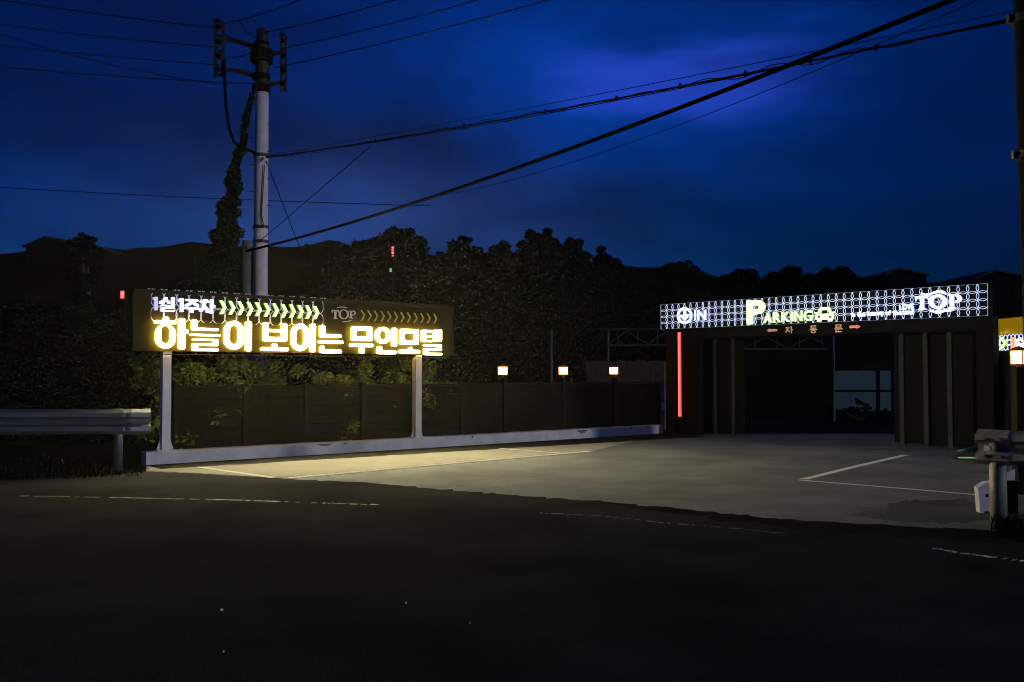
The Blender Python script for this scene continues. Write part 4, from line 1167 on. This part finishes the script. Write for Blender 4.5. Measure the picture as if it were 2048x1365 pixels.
# short grey post beside it
sp_ = at(491, 744, 21.6)
st_ = thing('stay_post', 'short grey concrete post standing just left of the utility pole', 'post', (sp_.x, 21.6, 0.0))
b_ = MB(); b_.tube([(sp_.x, 21.6, 0), (sp_.x, 21.6, at(491, 482, 21.6).z)], [0.12, 0.105], 14); b_.build('shaft', M['stay'], st_, smooth=True)
b_ = MB(); b_.tube([(sp_.x, 21.6, at(491, 500, 21.6).z), (sp_.x, 21.6, at(491, 494, 21.6).z)], 0.125, 12); b_.build('strap', M['rack'], st_)

# ivy climbing a stay wire beside the pole
ivt = at(500, 186, PD); ivb = at(445, 560, 21.2)
ivy = thing('ivy_stay_wire', 'dark ivy cone climbing a slanting stay wire left of the utility pole', 'ivy', (ivb.x, ivb.y, 0.0))
b_ = MB(); b_.tube([ivt, at(478, 300, 21.8), ivb, Vector((ivb.x - 0.3, ivb.y, 0.0))], 0.018, 5); b_.build('wire', M['cable'], ivy)
key = [(500, 190, 3), (494, 235, 4), (486, 285, 7), (476, 315, 13), (468, 360, 18), (462, 405, 22), (455, 450, 27), (448, 490, 36), (440, 530, 48), (430, 580, 60)]
cs, sps = [], []; g = random.Random(5)
for i in range(len(key) - 1):
    n_ = 16 + 7 * i
    for k in range(n_):
        f = g.random(); x = key[i][0] + (key[i + 1][0] - key[i][0]) * f; y = key[i][1] + (key[i + 1][1] - key[i][1]) * f; w_ = key[i][2] + (key[i + 1][2] - key[i][2]) * f
        wv = 0.78 + 0.32 * math.sin(y * 0.11) + g.uniform(-.15, .15)
        p = at(x + g.uniform(-0.75, 0.75) * w_ * wv + 2.5 * math.sin(y * 0.07), y, 21.6 + g.uniform(-1, 1) * w_ / 85)
        cs.append(p); sps.append(max(0.05, w_ / 85 * g.uniform(0.22, 0.55)))
leaf_mesh('foliage', cs, sps, 70, 0.05, M['ivy'], ivy, seed=9, hang=0.5)

# ================================================================== WIRES
def wire(label, A, Bq, r, sag=0.0, group=None, name='overhead_wire', n=24, cat='wire', extra=None, mid=None):
    A, Bq = Vector(A), Vector(Bq)
    pts = [A.lerp(Bq, k / n) - Vector((0, 0, 4 * sag * (k / n) * (1 - k / n))) for k in range(n + 1)]
    b_ = MB(); b_.tube(pts, r, 5)
    return tag(b_.build(name, M['cable'], smooth=True), label, cat, group)
GWL = 'thin wires running left from the pole'
rkL, rkR = xpx(438), xpx(567)
for (y0, yr, lb) in ((-8, 60, 'highest thin wire from the left edge to the pole'), (42, 98, 'second highest thin wire from the left edge to the pole'),
                     (83, 133, 'third thin wire from the left edge down to the left rack'), (129, 171, 'lowest of the four thin wires reaching the pole top from the left')):
    wire(lb, at(0 - 250, y0 - (yr - y0) * 0.55, 30), (rkL if yr < 170 else pb_.x - 0.1, PD - 0.1, zpx(yr)), 0.013, 0.12, GWL)
wire('thin wire crossing slantwise under the other wires at upper left', at(-100, 30, 30), at(430, 168, PD + 0.3), 0.010, 0.25, GWL)
wire('single low thin wire running across the left sky behind the pole', at(-200, 362, 32), at(860, 412, 30), 0.013, 0.10, GWL)
GWR = 'thin wires running up right from the pole top'
for (xa, ya, xb, yb, lb) in ((447, 48, 640, -16, 'shortest thin wire rising right from the top of the left rack'), (530, 65, 860, -22, 'thin wire rising right from the tip of the utility pole'),
                         (570, 96, 1040, -24, 'thin wire rising right from the upper right rack'), (550, 136, 1200, -28, 'lowest thin wire rising right from the right rack')):
    wire(lb, at(xa, ya, PD - 0.1), at(xb, yb, 17), 0.012, 0.06, GWR)
for (a, c, lb) in (((447, 66), (510, 92), 'short jumper wire between the left rack and the pole tip'), ((478, 42), (512, 78), 'short slanting wire from the first rising wire to the pole tip'),
                   ((450, 116), (506, 104), 'short jumper wire from the middle of the left rack')):
    wire(lb, at(*a, PD - 0.1), at(*c, PD - 0.1), 0.012, 0.05, 'short jumper wires at the pole top')
# drop cable looping from the rack
b_ = MB(); b_.tube([at(449, 120, PD - .1), at(449, 165, PD - .12), at(452, 215, PD - .15), at(458, 258, PD - .2), at(468, 285, PD - .2), at(482, 297, PD - .2), at(500, 302, PD - .2), at(512, 306, PD - .17)], 0.035, 7)
tag(b_.build('drop_cable', M['cable'], smooth=True), 'thick black cable hanging in a loop from the left rack to the pole', 'cable')
# bundle from pole to the right hand pole
RP = 11.0
def endp(x, y, d): return at(x, y, d)
A = at(532, 316, PD - 0.18)
bnd = [((2032, 38), 0.016, 0.10, (0, 0), 'heaviest strand of the cable bundle between both poles'), ((2033, 34), 0.008, 0.16, (0, -2), 'lower thin strand lashed along the cable bundle between both poles'),
       ((2034, 20), 0.006, 0.05, (0, -4), 'upper thin strand of the cable bundle ending highest on the right pole')]
for (e, r, sg, o, lb) in bnd:
    wire(lb, at(532 + o[0], 316 + o[1], PD - 0.18), at(e[0] + 6, e[1], RP), r, sg, 'cable bundle between the two poles', n=40, cat='cable')
b_ = MB(); B0, B1 = at(532, 316, PD - 0.18), at(2038, 38, RP)
pts = []
for k in range(161):
    f = k / 160; p = B0.lerp(B1, f) - Vector((0, 0, 4 * 0.10 * f * (1 - f)))
    pts.append(p + Vector((0, math.cos(k * 0.55) * 0.02, math.sin(k * 0.55) * (0.035 + 0.02 * math.sin(k * 0.11)))))
b_.tube(pts, 0.007, 4)
tag(b_.build('overhead_wire', M['cable']), 'loosely coiled lashing wire wound round the cable bundle', 'cable', 'cable bundle between the two poles')
for k in (40, 66, 86, 101, 113, 124, 134, 143):
    f = k / 160; p = B0.lerp(B1, f) - Vector((0, 0, 4 * 0.10 * f * (1 - f)))
    b_ = MB(); b_.tube([p + Vector((0, 0, -0.03)), p + Vector((0.01, 0, 0.05))], 0.02, 6)
    tag(b_.build('cable_clip', M['cable']), {40: 'clip on the cable bundle nearest the left pole', 66: 'second clip along the cable bundle from the left pole', 86: 'clip on the cable bundle above the tallest skyline tree', 101: 'clip in the middle of the cable bundle', 113: 'clip on the cable bundle just left of the thick cable crossing', 124: 'clip where the thick cable crosses the bundle', 134: 'clip second nearest the right pole on the cable bundle', 143: 'clip on the cable bundle nearest the right pole'}[k], 'clip', 'clips on the cable bundle')
# thick black cable
wire('thickest black cable slanting from the short grey post up to the top right', at(492, 503, 21.5), at(2130, -92, 8.5), 0.030, 0.24, None, 'power_cable', 60, 'cable')
wire('thin wire slanting below the thickest cable across the right sky', at(880, 392, 24), at(2060, -46, 10), 0.006, 0.32, None, n=40)
wire('thin wire slanting down left from the cable bundle to the short grey post', at(742, 292, 19.2), at(516, 486, 21.8), 0.010, 0.0)
wire('thin stay wire slanting down right from the utility pole into the trees', at(532, 322, PD - 0.15), at(606, 512, 25), 0.012, 0.0)

# dark pole at the right edge
rb = at(2083, 744, RP); rt = at(2055, -60, RP)
rp = thing('edge_pole', 'dark utility pole cut off by the right edge of the photo', 'utility pole', (rb.x, RP, 0.0))
b_ = MB(); dirp = Vector((rt.x - rb.x, 0, rt.z - rb.z)); b_.tube([Vector((rb.x, RP, 1.6)) - dirp * (1.6 / dirp.z), Vector((rb.x, RP, 1.6)), rt + dirp * 0.45], [0.19, 0.18, 0.15], 16); b_.build('shaft', M['dark_steel'], rp, smooth=True)
for y in (38, 310):
    c = at(2054 + y * 0.035, y, RP); b_ = MB(); b_.tube([c + Vector((0, 0, -0.04)), c + Vector((0, 0, 0.04))], 0.20, 12); b_.build('strap', M['rack'], rp)
    b_ = MB(); b_.box(c + Vector((-0.21, 0, 0)), (0.03, 0, 0), (0, 0.03, 0), (0, 0, 0.05)); b_.build('hook', M['rack'], rp)

# ================================================================== GUARDRAILS
def wbeam(mb, A, Bq, h, out_n, dz=0.0, end_curl=None, n=10, th=0.004):
    """W profile swept from A to Bq (points at mid height), crests along out_n"""
    prof = [(-0.5, 0.0), (-0.44, 0.035), (-0.36, 0.085), (-0.20, 0.085), (-0.10, 0.02), (0.0, 0.0), (0.10, 0.02), (0.20, 0.085), (0.36, 0.085), (0.44, 0.035), (0.5, 0.0)]
    o = len(mb.v); m = len(prof)
    for side in (0, 1):
        for k in range(n + 1):
            p = A.lerp(Bq, k / n)
            for z, w in prof:
                mb.v.append(tuple(p + out_n * (w - side * th) + Vector((0, 0, z * h))))
    for side in (0, 1):
        s0 = o + side * (n + 1) * m
        for k in range(n):
            for q in range(m - 1):
                f = (s0 + k * m + q, s0 + (k + 1) * m + q, s0 + (k + 1) * m + q + 1, s0 + k * m + q + 1)
                mb.f.append(f if side == 0 else f[::-1]); mb.m.append(0)
    t = (n + 1) * m                           # close rims
    for k in range(n):
        for q in (0, m - 1):
            mb.f.append((o + k * m + q, o + (k + 1) * m + q, o + t + (k + 1) * m + q, o + t + k * m + q)); mb.m.append(0)
    for k in (0, n):
        for q in range(m - 1):
            mb.f.append((o + k * m + q, o + k * m + q + 1, o + t + k * m + q + 1, o + t + k * m + q)); mb.m.append(0)
# left
A = at(-420, 845.5, 13.4); Bq = at(262, 844, 15.25); Cq = at(301, 843, 15.45)
gr = thing('guardrail', 'galvanised steel guardrail ending left of the big sign leg', 'guardrail', (Bq.x, Bq.y + 0.15, 0.0), 'roadside guardrails')
dl = (Bq - A); dl.z = 0; dl.normalize(); nl = Vector((dl.y, -dl.x, 0))
J = A.lerp(Bq, 0.45)
b_ = MB(); wbeam(b_, A, J - dl * 0.002, 0.40, nl); b_.build('beam', M['galv'], gr)
b_ = MB(); wbeam(b_, J + dl * 0.002, Bq, 0.40, nl); b_.build('beam', M['galv'], gr)
b_ = MB(); wbeam(b_, Bq - dl * 0.12 + nl * 0.006, Cq - nl * 0.02, 0.42, nl, n=5); b_.build('end_piece', M['galv'], gr)
for px_ in (237, -60, -330):
    p = at(px_, 840, 15.2 if px_ > 0 else 14.4 if px_ > -100 else 13.7) - nl * 0.09
    zt_ = A.lerp(Bq, 0.5).z + 0.17
    b_ = MB(); b_.tube([(p.x, p.y, -0.03), (p.x, p.y, zt_)], 0.075, 14); b_.build('post', M['galv'], gr, smooth=True)
    b_ = MB(); b_.box(Vector((p.x, p.y, zt_ - 0.17)) + nl * 0.05, dl * 0.06, nl * 0.035, (0, 0, 0.10)); b_.build('bracket', M['galv'], gr)
for (s, v) in ((0.04, 0.10), (0.04, -0.10), (0.14, 0.10), (0.14, -0.10)):
    c = Bq - dl * s + nl * 0.098 + Vector((0, 0, v)); b_ = MB(); b_.tube([c - nl * 0.02, c + nl * 0.012], 0.02, 8); b_.build('bolt', M['galv'], gr)
# right, nearer
A = at(1957, 893, 10.15); Bq = at(2420, 908, 8.6)
g2 = thing('guardrail', 'weathered guardrail starting at the right edge in front of the gate', 'guardrail', (A.x + 0.2, A.y + 0.1, 0.0), 'roadside guardrails')
dl = (Bq - A); dl.z = 0; dl.normalize(); nl = Vector((dl.y, -dl.x, 0))
if nl.y > 0: nl = -nl
b_ = MB(); wbeam(b_, A + dl * 0.16, Bq, 0.36, nl); b_.build('beam', M['galv_old'], g2)
b_ = MB(); wbeam(b_, A, A + dl * 0.34 + nl * 0.006, 0.38, nl + Vector((0, 0, 0)), n=5); b_.build('end_piece', M['galv_old'], g2)
for px_, d_ in ((1998, 10.0), (2330, 8.9)):
    p = at(px_, 900, d_)
    b_ = MB(); b_.tube([(p.x, p.y + 0.03, -0.03), (p.x, p.y + 0.03, A.z + 0.12)], 0.085, 16); b_.build('post', M['galv_old'], g2, smooth=True)
c = at(1975, 897, 9.98)
b_ = MB(); b_.box(c, dl * 0.035, nl * 0.012, (0, 0, 0.028)); b_.build('reflector', M['plastic'], g2)
for (s, v) in ((0.10, 0.09), (0.10, -0.09), (0.26, -0.09), (0.26, 0.09)):
    c = A + dl * s + nl * 0.10 + Vector((0, 0, v)); b_ = MB(); b_.tube([c - nl * 0.02, c + nl * 0.012], 0.016, 8); b_.build('bolt', M['galv_old'], g2)

# white plastic block behind the right guardrail post
wp = Plane(at(1957, 1000, 10.5), Vector((1, -0.15, 0)))
bar = thing('barrier_block', 'white plastic barrier block with chamfered top behind the right guardrail post', 'barrier', wp.P(0.2, 0, -0.1))
def wq(x, y): return wp.uv(x, y)
b_ = MB(); b_.prism(wp, [wq(1961, 1032), wq(1957, 976), wq(1972, 966), wq(1990, 964), wq(1992, 1034), wq(1982, 1034), wq(1979, 1022), wq(1970, 1022), wq(1966, 1032)], -0.14, 0.0); b_.build('body', M['plastic'], bar)
b_ = MB(); b_.prism(wp, [wq(1972, 988), wq(1977, 988), wq(1977, 995), wq(1972, 995)], 0.002, 0.004); b_.build('slot', M['dark_steel'], bar)
b_ = MB(); b_.prism(wp, [wq(1992, 964), wq(2040, 964), wq(2040, 1030), wq(1992.5, 1034)], -0.14, -0.05); b_.build('side_panel', M['dark_steel'], bar)
p2 = Plane(at(2011, 960, 10.9), Vector((1, -0.1, 0)))
b_ = MB(); b_.prism(p2, [p2.uv(2010, 976), p2.uv(2010, 947), p2.uv(2030, 940), p2.uv(2030, 976)], -0.02, 0.0)
b_.prism(p2, [p2.uv(2016, 976.2), p2.uv(2024, 976.2), p2.uv(2024, 1030), p2.uv(2016, 1030)], -0.03, -0.012)
tag(b_.build('marker_plate', M['plastic']), 'small pale plate on a stake right of the white barrier block', 'marker')

# dark kerb ramp with green strips
rw = [gnd(*p) for p in ((1896, 917), (1950, 904), (2075, 899), (2085, 934), (1957, 929))]
rmp = thing('kerb_ramp', 'low black wedge with two green strips left of the right guardrail end', 'ramp', (rw[1] + rw[4]) / 2)
b_ = MB(); n = 5
b_.add([(p.x, p.y, 0.0085) for p in rw] + [(p.x, p.y, 0.014 if i == 0 else 0.075) for i, p in enumerate(rw)], [tuple(range(4, -1, -1)), tuple(range(5, 10))] + [(i, (i + 1) % 5, 5 + (i + 1) % 5, 5 + i) for i in range(5)])
b_.build('body', M['rubber'], rmp)
for a, c in (((1916, 910), (1950, 904)), ((1917, 924), (1957, 928))):
    p, q = gnd(*a), gnd(*c); p.z, q.z = 0.075, 0.10
    b_ = MB(); b_.tube([p, q], [0.012, 0.022], 6); b_.build('strip', M['green_strip'], rmp)

# concrete block and second kerb right of the gate
b_ = MB(); pk = Plane(gnd(1988, 864), gnd(2100, 872) - gnd(1988, 864))
ub = pk.uv(2027, 850)[0]; hb = pk.uv(1990, 828)[1]
b_.pbox(pk, 0, ub, 0, hb - 0.02, -0.3, 0.0); b_.pbox(pk, 0.02, ub - 0.02, hb - 0.02, hb, -0.28, -0.02)
tag(b_.build('concrete_block', M['kerb']), 'pale concrete block above the right guardrail, right of the gate column', 'concrete block')

# ================================================================== SECOND SIGN WALL AND NEAR LANTERN AT RIGHT
QP = Plane(at(1979, 744, 19.5), at(2100, 744, 17.5) - at(1979, 744, 19.5))
q0 = QP.uv(1979, 680)[0]; q1 = QP.uv(2120, 680)[0]
fy0, fy1 = QP.uv(1982, 640)[1], QP.uv(1982, 671.5)[1]
ry1 = QP.uv(1982, 703)[1]
s2 = thing('corner_sign', 'second lattice sign under a yellow fascia at the right edge', 'sign', QP.P((q0 + q1) / 2, 0, -0.3))
b_ = MB(); b_.pbox(QP, q0, q1, fy1 + 0.004, fy0, -0.5, 0.0); b_.build('fascia', M['yellow_fascia'], s2)
b_ = MB(); b_.pbox(QP, q0 + 0.01, q1, ry1 + 0.01, fy1, -0.5, -0.02); b_.build('sign_box', M['gate'], s2)
b_ = MB(); b_.pbox(QP, q0 + 0.01, q1, 0, ry1 + 0.006, -0.5, -0.04); b_.build('wall', M['gate'], s2)
b_ = MB(); sr = (fy1 - ry1) / 2.55; rr_ = sr * 0.52
nx = int((q1 - q0) / sr)
for i in range(nx):
    for j in range(3):
        cu, cv = q0 + rr_ + i * sr, fy1 - rr_ * 1.02 - j * (fy1 - ry1 - 2 * rr_) / 2
        po = [(cu + rr_ * math.cos(2 * math.pi * k / 18), cv + rr_ * math.sin(2 * math.pi * k / 18)) for k in range(18)]
        pi_ = [(cu + (rr_ - 0.016) * math.cos(2 * math.pi * k / 18), cv + (rr_ - 0.016) * math.sin(2 * math.pi * k / 18)) for k in range(18)]
        e = ((i + 2 * j) % 4) * 0.0009
        b_.ring(QP, po, pi_, e, 0.012 + e)
b_.build('ring_screen', M['lat'], s2)
QT = QP.off(0.05)
def Z5(x, y): return 1960 + x / 5.68, 620 + y / 5.68
for x0 in (128, 222):
    b_ = MB(); zpoly(b_, QT, Z5, [(x0, 318), (x0 + 36, 312), (x0 + 82, 378), (x0 + 32, 446), (x0 - 3, 446), (x0 + 44, 380)], (0.0, 0.03)); b_.build('chevron', [M['chev'], M['chev_side']], s2)
b_ = MB(); zr(b_, QT, Z5, 355, 312, 390, 432, r=0.01, w=(0, 0.03)); b_.build('letter', [M['orange_face'], M['orange_face']], s2)
b_ = MB()
for r_ in ((415, 380, 560, 398), (530, 310, 560, 385), (530, 392, 560, 412), (415, 404, 560, 420), (415, 412, 445, 432), (415, 426, 560, 442)): zr(b_, QT, Z5, *r_, r=0.008, w=(0, 0.03))
zpoly(b_, QT, Z5, [(432, 312), (462, 312), (458, 340), (420, 374), (402, 372), (402, 355), (430, 338)], (0, 0.03)); zpoly(b_, QT, Z5, [(445, 335), (466, 328), (510, 355), (505, 374), (475, 365)], (0, 0.03))
b_.build('letter', [M['gate_face'], M['blue_side']], s2)
# near lantern on dark post
ln_d = 12.2
lp = at(2038, 733, ln_d)
pt = thing('lantern_post', 'dark square post at the right edge carrying the nearest lantern', 'post', (lp.x, ln_d, 0.0))
zl = at(2038, 734, ln_d).z
b_ = MB(); b_.box((lp.x, ln_d, (zl - 0.004) / 2), (0.075, 0, 0), (0, 0.075, 0), (0, 0, (zl - 0.004) / 2)); b_.build('shaft', M['gate'], pt)
b_ = MB(); b_.box((lp.x, ln_d, 0.02), (0.12, 0, 0), (0, 0.12, 0), (0, 0, 0.02)); b_.build('foot_plate', M['gate'], pt)
o = copy_tree(lt); o.location = (lp.x, ln_d, zl - 0.03); o.scale = (1.0, 1.0, 1.0); o['label'] = 'nearest and largest glowing lantern, at the right edge of the photo'

# ================================================================== FAR LIGHTS
def led_mast(label, px_, d, spots, top_y, group):
    p = at(px_, 744, d); t = thing('sign_mast', label, 'light sign', (p.x, d, 0.0), group)
    zt = at(px_, top_y, d).z
    b_ = MB(); b_.tube([(p.x, d + 0.1, -0.05), (p.x, d + 0.1, zt)], 0.05, 7); b_.build('mast', M['dark_steel'], t)
    for (x0, y0, x1, y1, m, marks) in spots:
        a = at(x0, y0, d); c = at(x1, y1, d)
        b_ = MB(); b_.box(((a.x + c.x) / 2, d, (a.z + c.z) / 2), (abs(c.x - a.x) / 2 + 0.05, 0, 0), (0, 0.05, 0), (0, 0, abs(a.z - c.z) / 2 + 0.05)); bo = b_.build('sign_case', M['dark_steel'], t)
        for (mx0, my0, mx1, my1, mm) in marks:
            e = at(mx0, my0, d); f = at(mx1, my1, d)
            b_ = MB(); b_.box(((e.x + f.x) / 2, d - 0.056 - 0.004 * (mm is not m), (e.z + f.z) / 2), (abs(f.x - e.x) / 2, 0, 0), (0, 0.004, 0), (0, 0, abs(e.z - f.z) / 2)); b_.build('lit_mark', mm, bo)
LR, LC, LG = M['led_red'], M['led_red_core'], M['led_green']
led_mast('tall dark mast with a red vertical light above a small green light', 784, 36,
         [(783, 493, 789, 514, LR, [(783.5, 494, 788.5, 498, LR), (784.5, 495, 786.5, 497.5, LC), (783.5, 499.5, 788, 503, LR), (783.5, 504.3, 788.5, 508, LR), (785, 505, 787, 507.5, LC), (784, 510.5, 788, 513.5, LR)]),
          (778, 536, 785, 545, LG, [(779.5, 537.5, 783.8, 544.5, LG)])], 490, 'far mast lights')
led_mast('low mast with a short red light left of the big sign', 246, 26, [(242, 582, 250.5, 598, LR, [(242.6, 582.5, 250, 597.5, LR), (245.4, 585, 248, 596, LC)])], 580, 'far mast lights')

# bits of litter on the road
for (x, y, w_, lb) in ((443, 1222, 0.011, 'tiny bright yellow scrap lying on the dark road'), (447, 1306, 0.005, 'faint small scrap below the bright yellow one on the road'), (812, 1208, 0.008, 'thin grey scrap in the middle of the dark road'), (940, 1248, 0.003, 'tiniest pale speck on the road')):
    p = gnd(x, y); b_ = MB()
    pts = [(p.x + w_ * math.cos(a) * (1 + 0.3 * math.sin(3 * a)), p.y + w_ * 1.4 * math.sin(a)) for a in [k * math.pi / 4 for k in range(8)]]
    b_.add([(a, c, 0.002) for a, c in pts] + [(p.x + (a - p.x) * .7, p.y + (c - p.y) * .7, 0.012) for a, c in pts], [tuple(range(7, -1, -1)), tuple(range(8, 16))] + [(i, (i + 1) % 8, 8 + (i + 1) % 8, 8 + i) for i in range(8)])
    tag(b_.build('litter', M['litter']), lb, 'litter', 'scraps on the road')

# grass at the verges
def tufts(name, spots, n, h, m, seed):
    g = np.random.default_rng(seed); vs, fs = [], []
    for (x0, x1, y0, y1) in spots:
        for k in range(n):
            p = gnd(g.uniform(x0, x1), g.uniform(y0, y1)); a = g.uniform(0, 6.28); hh = h * g.uniform(0.4, 1.2)
            dx, dy = math.cos(a) * 0.008, math.sin(a) * 0.008; lx, ly = g.normal() * 0.3 * hh, g.normal() * 0.3 * hh
            i = len(vs); vs += [(p.x - dx, p.y - dy, -0.03), (p.x + dx, p.y + dy, -0.03), (p.x + lx, p.y + ly, hh)]; fs.append((i, i + 1, i + 2))
    me = bpy.data.meshes.new(name); me.from_pydata(vs, [], fs); me.materials.append(m)
    o = bpy.data.objects.new(name, me); col.objects.link(o); o['kind'] = 'stuff'; o['label'] = 'short dark grass along the road verge'; o['category'] = 'grass'
tufts('verge_grass', [(-200, 285, 905, 955), (1985, 2200, 1040, 1078)], 2500, 0.09, M['leaf_dark'], 4)

# thin air volume added for the lens bloom round the lit letters
b_ = MB(); b_.box((0, 77, 14), (140, 0, 0), (0, 92, 0), (0, 0, 15.2))
hz = b_.build('haze', [])
hz['kind'] = 'stuff'
hm = bpy.data.materials.new('haze_air'); hm.use_nodes = True
ht = hm.node_tree; ht.nodes.clear()
ho = ht.nodes.new('ShaderNodeOutputMaterial'); hv = ht.nodes.new('ShaderNodeVolumePrincipled')
hv.inputs['Color'].default_value = (0.9, 0.9, 0.92, 1); hv.inputs['Density'].default_value = 0.00027; hv.inputs['Anisotropy'].default_value = 0.85
ht.links.new(hv.outputs[0], ho.inputs['Volume'])
hz.data.materials.append(hm)
